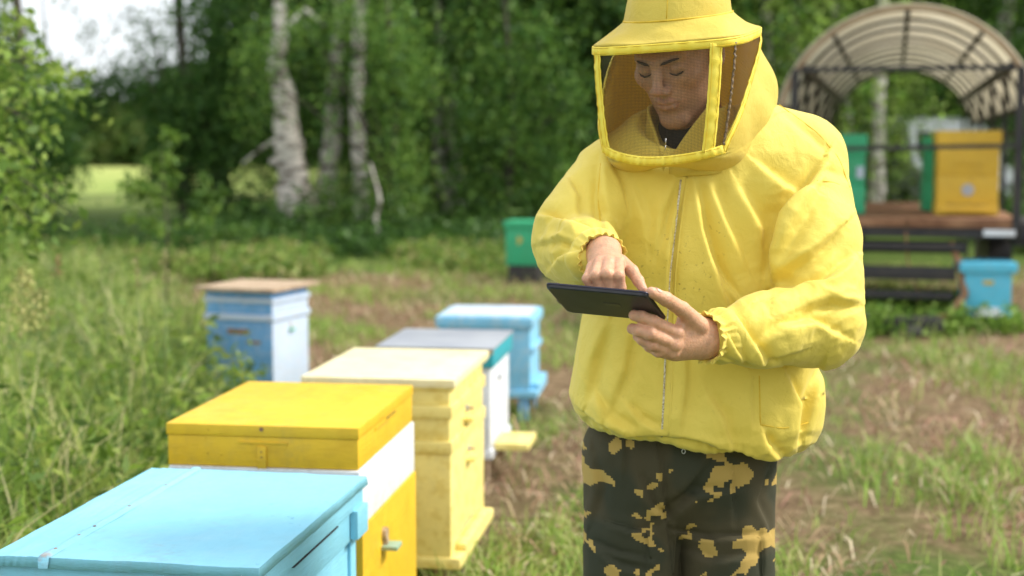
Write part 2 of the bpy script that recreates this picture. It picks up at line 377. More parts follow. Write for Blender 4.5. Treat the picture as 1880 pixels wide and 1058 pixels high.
V_, F_, T_ = blades(np.stack([x, y, ground_h(x, y)+rng.uniform(.002, .02, n)], 1), rng.uniform(.04, .15, n), rng.uniform(.004, .012, n)*(1+y/16), np.full(n, 1.5)+rng.uniform(-.12, .05, n), cols, seg=2)
st_ = mkfast('straw_litter', V_, F_, M_straw, T_); tag(st_, 'dry mown straw lying over the brown ground', 'straw', kind='stuff')
# ---------------- undergrowth at the foot of the wood
def scatter_herb(n, x0, x1, y0, y1, hmax, size, cols, name, label, keep=None, per=(14, 30), spread=.12):
    x = rng.uniform(x0, x1, n); y = rng.uniform(y0, y1, n)
    if keep is not None: m = keep(x, y); x, y = x[m], y[m]
    k = rng.integers(*per, len(x)); X = np.repeat(x, k); Y = np.repeat(y, k); hh = np.repeat(rng.uniform(.35, 1, len(x))*hmax, k)
    c = np.stack([X+rng.normal(0, spread, len(X)), Y+rng.normal(0, spread, len(X)), np.maximum(.01, rng.uniform(.05, 1, len(X))*hh)], 1)
    V_, F_, T_ = leaves(c, size, palette(len(c), cols), aspect=.6); o = mkfast(name, V_, F_, M_leaf, T_); tag(o, label, 'undergrowth', kind='stuff'); return o
def patchy(x, y): return wood(x, y) & (np.array([noise.noise(Vector((a*.8, b*.9, 2))) for a, b in zip(x.tolist(), y.tolist())]) > -.08+.35*np.clip((17-y)/1.6, 0, 1))
def wood(x, y): return ~((x/y < -.225) & (x/y > -.335) & (y > 19.5)) & ~((x > 2.0) & (x < 7.2) & (y < 25) & (y > 10.8))
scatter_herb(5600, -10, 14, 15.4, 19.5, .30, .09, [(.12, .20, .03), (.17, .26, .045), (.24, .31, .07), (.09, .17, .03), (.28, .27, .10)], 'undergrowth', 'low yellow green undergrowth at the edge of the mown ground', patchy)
scatter_herb(4600, -11, 14, 18.4, 25, .50, .10, [(.045, .10, .018), (.07, .15, .025), (.035, .08, .02)], 'undergrowth', 'low dark green undergrowth with shade painted into its leaves at the foot of the birches', wood)  # leaf colours darkened to stand in for the shade under the trees
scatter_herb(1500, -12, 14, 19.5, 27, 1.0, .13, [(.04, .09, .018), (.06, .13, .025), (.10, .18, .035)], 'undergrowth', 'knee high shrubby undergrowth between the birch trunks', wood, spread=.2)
scatter_herb(700, 2.3, 3.95, 10.9, 12.3, .26, .06, [(.09, .17, .025), (.15, .25, .04), (.20, .30, .05)], 'undergrowth', 'green weeds growing under the trailer steps', None, spread=.08)
# ================================================================== TREES
def bark_mat():
    m = bpy.data.materials.new('birch_bark'); m.use_nodes = True; nt = m.node_tree; L = nt.links.new; b = nt.nodes['Principled BSDF']
    tc = nt.nodes.new('ShaderNodeTexCoord'); mp = nt.nodes.new('ShaderNodeMapping'); mp.inputs['Scale'].default_value = (3, 3, 9); L(tc.outputs['Object'], mp.inputs[0])
    n = nt.nodes.new('ShaderNodeTexNoise'); n.inputs['Scale'].default_value = 1.3; n.inputs['Detail'].default_value = 7; n.inputs['Roughness'].default_value = .65; L(mp.outputs[0], n.inputs['Vector'])
    r = nt.nodes.new('ShaderNodeValToRGB'); e = r.color_ramp.elements; e.new(.5); e.new(.6)
    for k, (p, c) in enumerate([(.38, (.035, .028, .022)), (.44, (.20, .16, .13)), (.50, (.60, .54, .48)), (.75, (.80, .75, .68))]): e[k].position = p; e[k].color = (*c, 1)
    L(n.outputs['Fac'], r.inputs['Fac']); L(r.outputs['Color'], b.inputs['Base Color']); b.inputs['Roughness'].default_value = .8
    bp = nt.nodes.new('ShaderNodeBump'); bp.inputs['Distance'].default_value = .03; L(n.outputs['Fac'], bp.inputs['Height']); L(bp.outputs[0], b.inputs['Normal']); return m
M_bark = bark_mat(); M_dark = mat('dark_bark', (.03, .024, .018), (.10, .08, .06), scale=8, rough=.9, bump=.02, stretch=(2, 2, .5))
def crown(seed, H=9.5, W=2.6, z0=.7, n1=6600, n2=1700, cols=None, size=.115):
    """weeping birch crown: strings of leaves hanging from drooping twigs"""
    global rng
    rng = np.random.default_rng(seed); cols = cols or [(.055, .13, .022), (.085, .18, .03), (.13, .24, .04), (.19, .31, .06), (.08, .17, .045)]
    out = []
    nst = 330
    a = rng.uniform(0, 2*np.pi, nst); rr = W*rng.uniform(.15, 1, nst)**.6; zt = rng.uniform(z0+1.0, 5.6, nst)
    ln = rng.uniform(.6, 1.7, nst); k = n1//nst
    t = rng.uniform(0, 1, (nst, k)); sw = rng.normal(0, .12, (nst, 1))
    clump = rng.normal(0, .12, (nst, 2))
    X = (np.cos(a)*rr)[:, None]+sw*t+rng.normal(0, .085, (nst, k))+np.cos(a)[:, None]*t*.25; Y = (np.sin(a)*rr)[:, None]+rng.normal(0, .085, (nst, k))+np.sin(a)[:, None]*t*.25
    Z = zt[:, None]-ln[:, None]*t+rng.normal(0, .04, (nst, k)); c1 = np.stack([X, Y, np.maximum(Z, z0*rng.uniform(.4, 1, (nst, k)))], -1).reshape(-1, 3)
    shade = np.repeat(rng.choice([.45, .7, 1.0, 1.5, 1.9], nst, p=[.2, .25, .3, .15, .1]), k)[:, None]
    p1 = palette(len(c1), cols)*shade; v1, f1, t1 = leaves(c1, size, p1)
    z = rng.uniform(4.5, H, n2); w_ = W*np.sqrt(np.clip(1-((z-5)/(H-4.2))**2, .02, 1)); a = rng.uniform(0, 2*np.pi, n2); r_ = w_*rng.uniform(.1, 1, n2)**.5
    c2 = np.stack([np.cos(a)*r_, np.sin(a)*r_, z], 1); v2, f2, t2 = leaves(c2, .26, palette(n2, cols))
    return np.concatenate([v1, v2]), np.concatenate([f1, f2+len(v1)]), np.concatenate([t1, t2])
CROWNS = []
for i in range(4):
    v_, f_, t_ = crown(50+i); me = mkfast('crown', v_, f_, M_leaf, t_); CROWNS.append(me.data); bpy.data.objects.remove(me)
v_, f_, t_ = crown(61, cols=[(.15, .26, .04), (.21, .34, .055), (.28, .40, .07), (.32, .42, .10)], size=.08); me = mkfast('crown', v_, f_, M_leaf, t_); CROWN_LIGHT = me.data; bpy.data.objects.remove(me)
v_, f_, t_ = crown(77, n1=2600, n2=1000); me = mkfast('crown', v_, f_, M_leaf, t_); CROWN_THIN = me.data; bpy.data.objects.remove(me)
def trunk_mesh(pts, rad, m, name='trunk', parent=None, n=12, knobs=0, seed=1):
    rnd = random.Random(seed); P_ = []; R_ = []
    for i in range(len(pts)-1):
        for j in range(6):
            t = j/6; P_.append(Vector(pts[i]).lerp(Vector(pts[i+1]), t)+Vector((rnd.uniform(-1, 1), rnd.uniform(-1, 1), 0))*rad[i]*.10); R_.append((rad[i]*(1-t)+rad[i+1]*t)*(1+rnd.uniform(-.08, .08)*(1+knobs)))
    P_.append(Vector(pts[-1])); R_.append(rad[-1])
    b = MB(); b.tube(P_, R_, n); return b.build(name, m, parent, smooth=True)
def tree(loc, pts, rad, label, crown_me=None, cz=0, cs=1.0, rz=0, m=None, limbs=(), group=None, knobs=0, name='birch_tree', coff=(0, 0, 0)):
    t = empty(name, label, 'tree', loc=loc, group=group); trunk_mesh(pts, rad, m or M_bark, 'trunk', t, knobs=knobs, seed=int(abs(loc[0])*100)+3)
    for lp_, lr_ in limbs: trunk_mesh(lp_, lr_, m or M_bark, 'limb', t, n=8, seed=5)
    if crown_me:
        c = link(bpy.data.objects.new('crown', crown_me)); c.parent = t; c.location = coff; c.rotation_euler = (0, 0, rz); c.scale = (cs, cs, cs)
    return t
def at(px, Y, z=0): q = P(px, 300, Y); return (q.x, Y, z)
def rel(loc, seq_):      # pixel positions at the tree's distance -> offsets from its base
    return [P(a, b, loc[1])-Vector(loc) for a, b in seq_]
L0 = at(552, 21.5); tree(L0, [(0, 0, -.1)]+rel(L0, [(545, 390), (533, 300), (524, 200), (508, 120), (512, 60)])+[(-.2, .1, 5.5), (.2, .2, 9)], [.33, .27, .23, .20, .15, .09, .06, .03], 'thick gnarled birch with peeling bark, leftmost bare trunk in the wood', CROWNS[0], cs=.8, rz=1, knobs=1.6, coff=(.6, 2.0, .9),
     limbs=[(rel(L0, [(512, 110), (530, 50), (560, 18), (600, 50)]), [.07, .06, .045, .02]), (rel(L0, [(522, 250), (480, 272), (445, 300)]), [.05, .03, .012]), (rel(L0, [(515, 130), (500, 95), (530, 60), (545, 30)]), [.06, .05, .04, .03]), (rel(L0, [(528, 310), (505, 298), (495, 296)]), [.07, .06, .04])])
L1 = at(600, 22.6); tree(L1, [(0, 0, -.1)]+rel(L1, [(600, 350), (609, 250), (618, 120), (628, 0)])+[(.5, .2, 6), (.8, .3, 10)], [.18, .16, .14, .125, .11, .07, .03], 'slim white birch just right of the gnarled birch', CROWNS[1], rz=2.1, coff=(.3, 2.0, .7))
L2 = at(664, 21.8); tree(L2, [(0, 0, -.1)]+rel(L2, [(664, 380), (661, 290), (654, 200), (660, 60)])+[(.1, .2, 6), (0, .3, 10)], [.13, .125, .12, .115, .10, .07, .03], 'slender white birch second to the right of the gnarled birch', CROWNS[2], rz=4.0, coff=(.8, 1.6, .6))
L3 = at(812, 24); tree(L3, [(0, 0, -.1)]+rel(L3, [(830, 380), (806, 300), (800, 180), (810, 90)])+[(-.2, .2, 7), (0, .3, 10)], [.17, .15, .12, .10, .09, .06, .03], 'leaning birch with two stems in the middle of the wood', CROWNS[3], rz=.4, coff=(.2, 1.5, .3), limbs=[(rel(L3, [(846, 400), (842, 330), (826, 240), (836, 120)]), [.12, .11, .09, .06])])
L4 = at(1040, 26); tree(L4, [(0, 0, -.1)]+rel(L4, [(1046, 350), (1034, 250), (1030, 150)])+[(0, .2, 7)], [.14, .12, .10, .08, .04], 'thin birch close behind the left shoulder of the beekeeper', CROWNS[0], rz=3.3, coff=(0, 1.4, .4))
L5 = at(404, 24.5); tree(L5, [(0, 0, -.1)]+rel(L5, [(404, 360), (402, 250), (398, 120)])+[(0, 0, 7)], [.20, .18, .16, .14, .06], 'dark trunked tree left of the gnarled birch beside the meadow gap', CROWNS[2], cs=.48, rz=5.2, m=M_dark, name='leafy_tree', coff=(.1, 0, .3))
L6 = at(1612, 24); tree(L6, [(0, 0, -.1)]+rel(L6, [(1611, 300), (1613, 180), (1618, 60)])+[(.1, 0, 8)], [.14, .12, .11, .10, .04], 'white birch seen through the trailer canopy left of the van', CROWN_LIGHT, cs=.8, rz=2, coff=(-2.3, .6, .3))
L7 = at(1573, 25); tree(L7, [(0, 0, -.1)]+rel(L7, [(1566, 300), (1552, 180), (1540, 90)])+[(-1.2, 0, 8)], [.09, .08, .07, .06, .03], 'thin leaning birch seen under the left side of the canopy', None)
L8 = at(1688, 33); tree(L8, [(0, 0, -.1)]+rel(L8, [(1690, 200), (1682, 100), (1664, -20)])+[(-.5, .2, 10)], [.24, .20, .17, .14, .05], 'pale birch behind the van framed by the canopy arch', CROWNS[3], rz=1, coff=(.5, 1.6, .6))
L9 = at(1835, 28); tree(L9, [(0, 0, -.1)]+rel(L9, [(1838, 200), (1842, 60), (1856, -20)])+[(.6, .2, 10)], [.22, .18, .15, .13, .05], 'birch above the right end of the canopy', CROWNS[1], rz=2.6, coff=(.5, 1.6, .6))
# the mass of the wood
fill = [(600, 28.5, .9), (700, 28, .95), (755, 29, 1.1), (880, 27.2, 1.0), (940, 26.5, 1.0), (990, 24.4, .95), (1080, 26, 1.1), (1130, 24.8, 1.0), (1190, 28, 1.1), (1260, 25, 1), (1340, 26, 1.1), (1400, 24.5, 1.0), (1460, 25.5, 1.0), (1500, 29, .9), (1640, 34, 1.0), (1745, 36, 1), (1800, 38, 1.0), (1880, 32, 1.05), (2080, 27, 1.0), (2050, 26, 1),
        (600, 31, 1.0), (640, 32, 1.2), (760, 33, 1.1), (870, 32, 1.2), (980, 33, 1.1), (1100, 33, 1.2), (1220, 34, 1.2), (1340, 34, 1.2), (1450, 33, 1.2), (1560, 36, 1.2), (1700, 37, 1.2), (1830, 36, 1.2), (1960, 34, 1.2), (-330, 22, 1.0), (-300, 27, 1.1), (-260, 33, 1.1), (640, 40, 1.3), (760, 42, 1.4), (930, 42, 1.5), (1100, 43, 1.5), (1280, 42, 1.5), (1450, 43, 1.5), (1620, 44, 1.5), (1800, 44, 1.5), (1980, 42, 1.5)]
rr_ = random.Random(5); TR = {}
for i, (px_, Y_, s_) in enumerate(fill):
    loc = at(px_, Y_); mi = rr_.randrange(4); dk = rr_.random() < .45
    light = px_ in (1500, 1460, 700, 1400)
    me = CROWN_LIGHT if light else CROWNS[mi]
    tone_w = 'pale green' if light else 'dense green'
    row = 'front' if Y_ < 27.5 else ('second' if Y_ < 35 else 'farthest')
    reg = 'beyond the left edge of the meadow gap' if px_ < 100 else 'behind the group of white trunks' if px_ < 790 else 'left of the beekeeper' if px_ < 1060 else 'behind the hood of the beekeeper' if px_ < 1410 else 'behind the trailer canopy'
    lab = ('dense birch, %s row of the wood, %s' if not light else 'paler birch, %s row of the wood, %s') % (row, reg)
    t = empty('birch_tree', lab, 'tree', loc=loc, group=('birches' if not light else 'paler birches')+' of the '+row+' row '+reg)
    key = (mi, dk)
    if key not in TR:
        o = trunk_mesh([(0, 0, -.1), (.05*mi, 0, 2), (-.1+.1*mi, .1, 5), (0, .1, 9)], [.15, .12, .09, .03], M_dark if dk else M_bark, 'trunk', t, n=8, seed=mi); TR[key] = o.data
    else:
        o = link(bpy.data.objects.new('trunk', TR[key])); o.parent = t
    c = link(bpy.data.objects.new('crown', me)); c.parent = t; c.rotation_euler = (0, 0, rr_.uniform(0, 6.28)); c.location = (0, 0, rr_.uniform(-.5, .2)); t.scale = (s_, s_, s_*rr_.uniform(.9, 1.1))
# trees round the gap on the left: crowns built of leaf clumps, sky and meadow showing between
def clump_tree(px_, Y_, label, clumps, cols, trunk=((0, 0, -.1), (.1, 0, 2), (-.1, .1, 4.5), (0, .1, 7)), r=.10, seed=1):
    """clumps: (px, py, half width, half height in picture pixels, leaves)"""
    g_ = np.random.default_rng(seed); loc = at(px_, Y_); t = empty('leafy_tree', label, 'tree', loc=loc); trunk_mesh(list(trunk), [r, r*.8, r*.6, r*.25], M_dark, 'trunk', t, n=8, seed=seed)
    V_ = []; b = MB(); k_ = Y_/FPX
    for cx_, cy_, rx, ry, n in clumps:
        c = np.array(P(cx_, cy_, Y_)-Vector(loc)); m_ = max(3, n//45); sub = g_.normal(size=(m_, 3)); sub /= np.linalg.norm(sub, axis=1)[:, None]; sub *= g_.uniform(.2, 1, (m_, 1))**.5
        cen = c+sub*np.array([rx*k_, rx*k_*.8, ry*k_]); w_ = g_.integers(0, m_, n); q = cen[w_]+g_.normal(0, 1, (n, 3))*np.array([.17, .17, .14]); q[:, 2] -= g_.uniform(0, .35, n)*(g_.uniform(0, 1, n) < .5)
        V_.append(q); b.tube([Vector((0, 0, 1.0)), Vector(c)*.6+Vector((0, 0, .5)), Vector(c)], [r*.5, r*.3, r*.1], 5)
    b.build('limbs', M_dark, t, smooth=True); c = np.concatenate(V_); c[:, 2] = np.maximum(c[:, 2], .1); v1, f1, t1 = leaves(c, .085, palette(len(c), cols)); mkfast('crown', v1, f1, M_leaf, t1, parent=t)
DK = [(.045, .11, .02), (.07, .16, .028), (.11, .21, .04), (.06, .14, .035)]
clump_tree(40, 20.5, 'dark leafy tree filling the left edge behind the bright boughs', [(30, 240, 110, 110, 4200), (60, 330, 70, 60, 1500), (-60, 200, 90, 160, 2500), (20, 120, 50, 40, 500), (0, 30, 40, 60, 350), (-80, 20, 60, 100, 900), (110, 300, 30, 50, 500)], DK, seed=3)
clump_tree(-60, 23.5, 'tree whose long bough arches over the meadow gap', [(110, 175, 80, 34, 1100), (200, 160, 75, 34, 1200), (270, 150, 70, 35, 1200), (60, 140, 50, 34, 400), (215, 130, 35, 16, 120), (330, 135, 60, 40, 900), (150, 215, 26, 34, 260), (-30, 150, 60, 70, 900)], DK, seed=4)
clump_tree(335, 22.8, 'leafy tree with hanging boughs right of the meadow gap', [(320, 230, 55, 90, 2600), (390, 200, 80, 110, 3000), (300, 320, 34, 50, 800), (345, 330, 30, 40, 500), (440, 130, 70, 90, 2000), (400, 60, 50, 60, 800), (340, 150, 60, 35, 900), (275, 40, 30, 22, 130), (250, 90, 35, 18, 140), (440, 20, 50, 60, 900), (360, 10, 40, 24, 260)], DK, seed=5)
clump_tree(92, 27, 'far thin crowned tree with sky showing through its twigs', [(225, 22, 40, 20, 160), (165, 48, 40, 24, 120), (95, 105, 36, 20, 110), (275, 62, 30, 26, 110), (120, 0, 40, 16, 100), (330, 80, 40, 30, 200), (50, 60, 30, 40, 160)], DK, r=.03, seed=6)
clump_tree(715, 20.4, 'light leafy young birch hanging its boughs before the white trunks', [(640, 20, 60, 40, 400), (730, 200, 44, 110, 1000), (612, 345, 26, 24, 180), (650, 345, 20, 16, 120), (625, 130, 14, 24, 70), (740, 100, 60, 110, 1300), (720, 340, 60, 70, 1000), (560, 40, 30, 40, 250), (470, 130, 40, 90, 800), (590, 400, 40, 30, 400)], [(.10, .20, .035), (.15, .27, .045), (.21, .33, .06), (.08, .17, .04)], r=.05, seed=9)
clump_tree(930, 21.5, 'bushy light green birch at the wood edge before the small green hive', [(900, 180, 90, 120, 2200), (990, 300, 70, 80, 1500), (860, 320, 50, 60, 800), (960, 80, 80, 60, 900), (1040, 190, 50, 60, 600)], [(.08, .17, .03), (.12, .23, .04), (.17, .29, .05), (.06, .14, .035)], r=.05, seed=12)
# far edge of the meadow
rng = np.random.default_rng(5); n = 16000
x = rng.uniform(-75, 20, n); y = rng.uniform(105, 118, n); hh = 5.6+1.2*np.sin(x*.21)+.9*np.sin(x*.53+1); z = rng.uniform(0, 1, n)**.8*hh
V_, F_, T_ = leaves(np.stack([x, y, z], 1), 1.1, palette(n, [(.13, .21, .05), (.20, .29, .07), (.27, .34, .10), (.10, .17, .045)]), aspect=.8)
fw = mkfast('far_wood', V_, F_, M_leaf, T_); tag(fw, 'pale distant wood across the sunny meadow', 'wood', kind='stuff')
# boughs of a young tree reaching in from the left edge
rng = np.random.default_rng(21)
T0 = Vector((-3.1, 6.6, 0)); yt = empty('young_tree', 'young tree with bright green leafy boughs at the left edge', 'tree', loc=T0)
trunk_mesh([(0, 0, -.05), (.05, 0, 1.2), (0, .1, 2.6), (.1, .1, 4)], [.05, .04, .03, .012], M_dark, 'trunk', yt, n=8)
cs = []; bm_ = MB()
for z0_, tip in [(2.2, (60, 60)), (2.0, (165, 150)), (1.9, (120, 190)), (1.85, (160, 175)), (1.8, (60, 230)), (1.6, (75, 300)), (1.5, (130, 395)), (1.45, (75, 420)), (1.4, (120, 340)), (1.5, (60, 360)), (1.3, (20, 440)), (1.35, (70, 450)), (1.3, (30, 380)), (1.6, (20, 290)), (1.6, (40, 170)), (2.4, (20, 20)), (2.4, (-30, 120)), (1.2, (-20, 420)), (1.9, (90, 130)), (1.7, (100, 255))]:
    b0 = Vector((0, .1, z0_+.15)); b1 = P(tip[0], tip[1], 6.4+rng.uniform(-.7, .7))-T0; mid = (b0+b1)/2+Vector((0, 0, .16))
    pts = [b0*(1-t)**2+mid*2*t*(1-t)+b1*t*t for t in np.linspace(0, 1, 8)]; bm_.tube(pts, [.010*(1-.8*i/7) for i in range(8)], 5)
    for t in np.linspace(.15, 1, 46):
        p = b0*(1-t)**2+mid*2*t*(1-t)+b1*t*t; k = 3; cs.append(np.array(p)[None]+rng.normal(0, .045, (k, 3))-np.array([[0, 0, .03]]))
bm_.build('twigs', M_dark, yt, smooth=True)
cs = np.concatenate(cs); V_, F_, T_ = leaves(cs, .058, palette(len(cs), [(.11, .20, .03), (.18, .29, .045), (.24, .36, .06), (.30, .40, .08)]), aspect=.6); mkfast('leaves', V_, F_, M_leaf, T_, parent=yt)
# sapling in the long grass
def sapling(px_, Y_, top, wid, label, cols, n=420, low=.45):
    loc = at(px_, Y_); t = empty('sapling', label, 'sapling', loc=loc); b = MB(); b.tube([(0, 0, 0), (.02, 0, top*.5), (-.02, 0, top)], [.010, .007, .003], 6); b.build('stem', M_dark, t, smooth=True)
    z = rng.uniform(low, 1, n); a = rng.uniform(0, 6.28, n); br = rng.integers(0, 14, n); bz = rng.uniform(low, 1, 14); ba = rng.uniform(0, 6.28, 14); bl = wid*rng.uniform(.5, 1.5, 14)*(1.15-bz); u_ = rng.uniform(0, 1, n)**.7; z = bz[br]+u_*.10+rng.normal(0, .02, n); r_ = bl[br]*u_*1.5+.02; a = ba[br]+rng.normal(0, .28, n)
    V_, F_, T_ = leaves(np.stack([np.cos(a)*r_, np.sin(a)*r_, z*top-r_*.15], 1), .075, palette(n, cols)); mkfast('leaves', V_, F_, M_leaf, T_, parent=t)
sapling(300, 12.0, 1.5, .34, 'leafy sapling standing in front of the sunny meadow gap', [(.07, .14, .02), (.11, .19, .03), (.15, .24, .04)], 560, .35)
sapling(385, 14.5, 1.15, .30, 'smaller sapling between the leafy sapling and the gnarled birch', [(.06, .13, .02), (.10, .18, .03)], 400, .3)
b = MB(); q = at(690, 19.5); b.tube([P(690, 462, 19.5)-Vector(q), P(696, 430, 19.5)-Vector(q), P(689, 400, 19.5)-Vector(q), P(698, 375, 19.5)-Vector(q), P(694, 350, 19.5)-Vector(q), P(680, 300, 19.5)-Vector(q)], [.03, .028, .026, .024, .02, .01], 8)
o = b.build('bare_sapling', M_bark, None, smooth=True); o.location = q; tag(o, 'thin crooked bare stem at the wood edge right of the birches', 'sapling')
# seed stalks above the grass
def stalk(px_, base_y, top, Y_, label, col, head=.10, w=.012, n=90, plume=False):
    loc = Vector(P(px_, base_y, Y_)); loc.z = 0; tp = P(top[0], top[1], Y_)-loc; t = empty('seed_stalk', label, 'grass stalk', loc=loc)
    b = MB(); b.tube([Vector((0, 0, 0)), Vector((tp.x*.3, 0, tp.z*.5)), tp], [.004, .0032, .0015], 5); b.build('stem', mat('stem_green', (.16, .20, .06), rough=.7), t, smooth=True)
    u = rng.uniform(0, 1, n); c = np.array(tp)[None]*(1-head*u[:, None]/tp.z)+rng.normal(0, 1, (n, 3))*np.array([[w, w, .006]])*(.3+u[:, None])*(2.4 if plume else 1)
    V_, F_, T_ = leaves(c, .016 if not plume else .022, palette(n, col), aspect=.4); tag(mkfast('seed_head', V_, F_, M_straw, T_, parent=t), kind='stuff')
ST = [(.30, .26, .12), (.38, .33, .16), (.24, .22, .08)]
stalk(302, 600, (300, 455), 6.2, 'tall pale seed stalk left of the weathered blue hive', ST, .16, .010)
stalk(262, 590, (250, 472), 6.0, 'shorter seed stalk leaning left beside the tall pale one', ST, .13, .009)
stalk(200, 560, (183, 446), 6.6, 'seed stalk with drooping green tip above the grass', [(.20, .24, .08), (.28, .30, .10)], .14, .011)
stalk(95, 560, (106, 468), 6.4, 'reddish seed stalk near the left of the tall grass', [(.28, .17, .09), (.34, .24, .12)], .10, .008)
stalk(30, 640, (42, 492), 5.4, 'bushy yellow green flower plume at the left edge', [(.36, .36, .12), (.30, .32, .10), (.42, .38, .16)], .24, .020, 420, True)
stalk(62, 640, (70, 530), 5.6, 'small yellow green flower plume right of the bushy one', [(.34, .34, .12), (.30, .32, .10)], .18, .014, 220, True)
# ================================================================== BEEHIVES
def paint(name, c, wear=(.5, .45, .38), s3=9, var=.12, rough=.5, c2=None, dirt=.35):
    """hand-brushed paint: brush marks along the boards, grime, chips down to wood"""
    m = bpy.data.materials.new(name); m.use_nodes = True; nt = m.node_tree; L = nt.links.new; b = nt.nodes['Principled BSDF']
    tc = nt.nodes.new('ShaderNodeTexCoord'); geo = nt.nodes.new('ShaderNodeNewGeometry')
    def nz(sc, det, st=(1, 1, 1), r_=.6):
        mp = nt.nodes.new('ShaderNodeMapping'); mp.inputs['Scale'].default_value = st; n = nt.nodes.new('ShaderNodeTexNoise'); n.inputs['Scale'].default_value = sc; n.inputs['Detail'].default_value = det; n.inputs['Roughness'].default_value = r_
        L(tc.outputs['Object'], mp.inputs[0]); L(mp.outputs[0], n.inputs['Vector']); return n.outputs['Fac']
    def rp(src, p0, p1, a=(0, 0, 0), e_=(1, 1, 1)):
        r = nt.nodes.new('ShaderNodeValToRGB'); r.color_ramp.elements[0].position = p0; r.color_ramp.elements[1].position = p1; r.color_ramp.elements[0].color = (*a, 1); r.color_ramp.elements[1].color = (*e_, 1); L(src, r.inputs['Fac']); return r.outputs['Color']
    def mixc(f, a, e_):
        q = nt.nodes.new('ShaderNodeMix'); q.data_type = 'RGBA'; L(f, q.inputs[0]); L(a, q.inputs[6])
        if isinstance(e_, tuple): q.inputs[7].default_value = (*e_, 1)
        else: L(e_, q.inputs[7])
        return q.outputs[2]
    def sc(f, k):
        q = nt.nodes.new('ShaderNodeMath'); q.operation = 'MULTIPLY'; q.inputs[1].default_value = k; L(f, q.inputs[0]); return q.outputs[0]
    big = rp(nz(3.2, 5), .3, .7, tuple(x*(1-var) for x in c), tuple(min(.93, x*(1+var)) for x in c))
    brush = nz(9, 5, (3, 1, 14), .7)
    out = mixc(sc(rp(brush, .45, .75), .30), big, tuple(x*.78 for x in c))
    g = nt.nodes.new('ShaderNodeMath'); g.operation = 'MULTIPLY'; L(rp(nz(5, 8, (1, 1, .5), .75), .5, .72), g.inputs[0]); L(rp(nz(40, 4), .4, .6), g.inputs[1])
    out = mixc(sc(g.outputs[0], dirt), out, (.20, .15, .09))
    chip = nt.nodes.new('ShaderNodeMath'); chip.operation = 'MULTIPLY'; L(rp(nz(34, 6, (1, 1, 1), .7), .655, .675), chip.inputs[0]); L(rp(nz(s3*.6, 4), .46, .56), chip.inputs[1])
    out = mixc(chip.outputs[0], out, wear)
    # bare wood on the worn corners
    edge = rp(geo.outputs['Pointiness'], .535, .60); en = nt.nodes.new('ShaderNodeMath'); en.operation = 'MULTIPLY'; L(edge, en.inputs[0]); L(rp(nz(22, 5), .5, .6), en.inputs[1])
    out = mixc(sc(en.outputs[0], .7), out, wear)
    L(out, b.inputs['Base Color']); b.inputs['Roughness'].default_value = rough; b.inputs['Specular IOR Level'].default_value = .4
    L(rp(nz(12, 4), .3, .7, (rough-.12,)*3, (rough+.15,)*3), b.inputs['Roughness'])
    bp = nt.nodes.new('ShaderNodeBump'); bp.inputs['Distance'].default_value = .0022; bp.inputs['Strength'].default_value = .8; L(brush, bp.inputs['Height'])
    b2 = nt.nodes.new('ShaderNodeBump'); b2.inputs['Distance'].default_value = -.0015; L(chip.outputs[0], b2.inputs['Height']); L(bp.outputs[0], b2.inputs['Normal']); L(b2.outputs[0], b.inputs['Normal'])
    return m
M_black = mat('black_knit', (.008, .008, .01), (.02, .02, .024), scale=120, rough=.9)
M_sky = paint('light_blue_paint', (.235, .575, .745), (.22, .55, .68), 3, .07); M_yel = paint('golden_paint', (.74, .46, .02), (.62, .36, .02), 5, .08); M_white = paint('white_paint', (.74, .76, .80), (.55, .55, .55), 14, .04)
M_cream = paint('cream_paint', (.86, .72, .25), (.62, .42, .05), 6, .08); M_creamtop = paint('pale_cream_paint', (.80, .72, .44), (.76, .62, .28), 5, .05); M_teal = paint('teal_paint', (.03, .36, .44), (.05, .3, .35), 6, .12)
M_blue = paint('sky_blue_paint', (.22, .54, .76), (.5, .6, .65), 12, .10); M_oldblue = paint('weathered_blue_paint', (.15, .38, .68), (.48, .52, .62), 16, .2); M_lilac = paint('chalky_paint', (.52, .62, .76), (.6, .55, .55), 10, .1)
M_green = paint('green_paint', (.04, .42, .20), (.05, .3, .14), 8, .1); M_deckyel = paint('ochre_paint', (.74, .48, .05), (.6, .36, .04), 8, .08); M_cyan = paint('cyan_paint', (.10, .50, .70), (.2, .5, .65), 8, .08)
M_board = mat('weathered_board', (.30, .20, .12), (.52, .40, .28), scale=6, rough=.85, bump=.004, stretch=(1, 8, 1)); M_tin = mat('dull_tin', (.36, .38, .44), (.46, .48, .52), scale=4, rough=.45, metallic=.35, bump=.002)
M_wood = mat('brown_planks', (.16, .07, .035), (.32, .17, .09), scale=5, rough=.85, bump=.006, stretch=(1, 6, 1)); M_rust = mat('rusty_metal', (.16, .07, .03), (.35, .2, .1), scale=60, rough=.8)
M_steel = mat('dark_steel', (.018, .018, .022), (.04, .035, .032), scale=12, rough=.6); M_tag = paint('yellow_tag', (.6, .45, .06)); M_flap = paint('pale_green_flap', (.28, .42, .30))
def hive(loc, yaw, label, group='beehives of the apiary'): return empty('beehive', label, 'beehive', loc=loc, rz=R(yaw), group=None)
def bx(h, name, x0, x1, y0, y1, z0, z1, m, bev=.004, par=None): return MB().box(x0, x1, y0, y1, z0, z1).build(name, m, par or h, bevel=bev)
def origin(px, py, Y, yaw, cx, cy):      # hive base so that its local corner (cx, cy) stands below that picture point; also the height there
    q = P(px, py, Y); c, s_ = math.cos(R(yaw)), math.sin(R(yaw)); return (q.x-(cx*c-cy*s_), q.y-(cx*s_+cy*c), 0), q.z
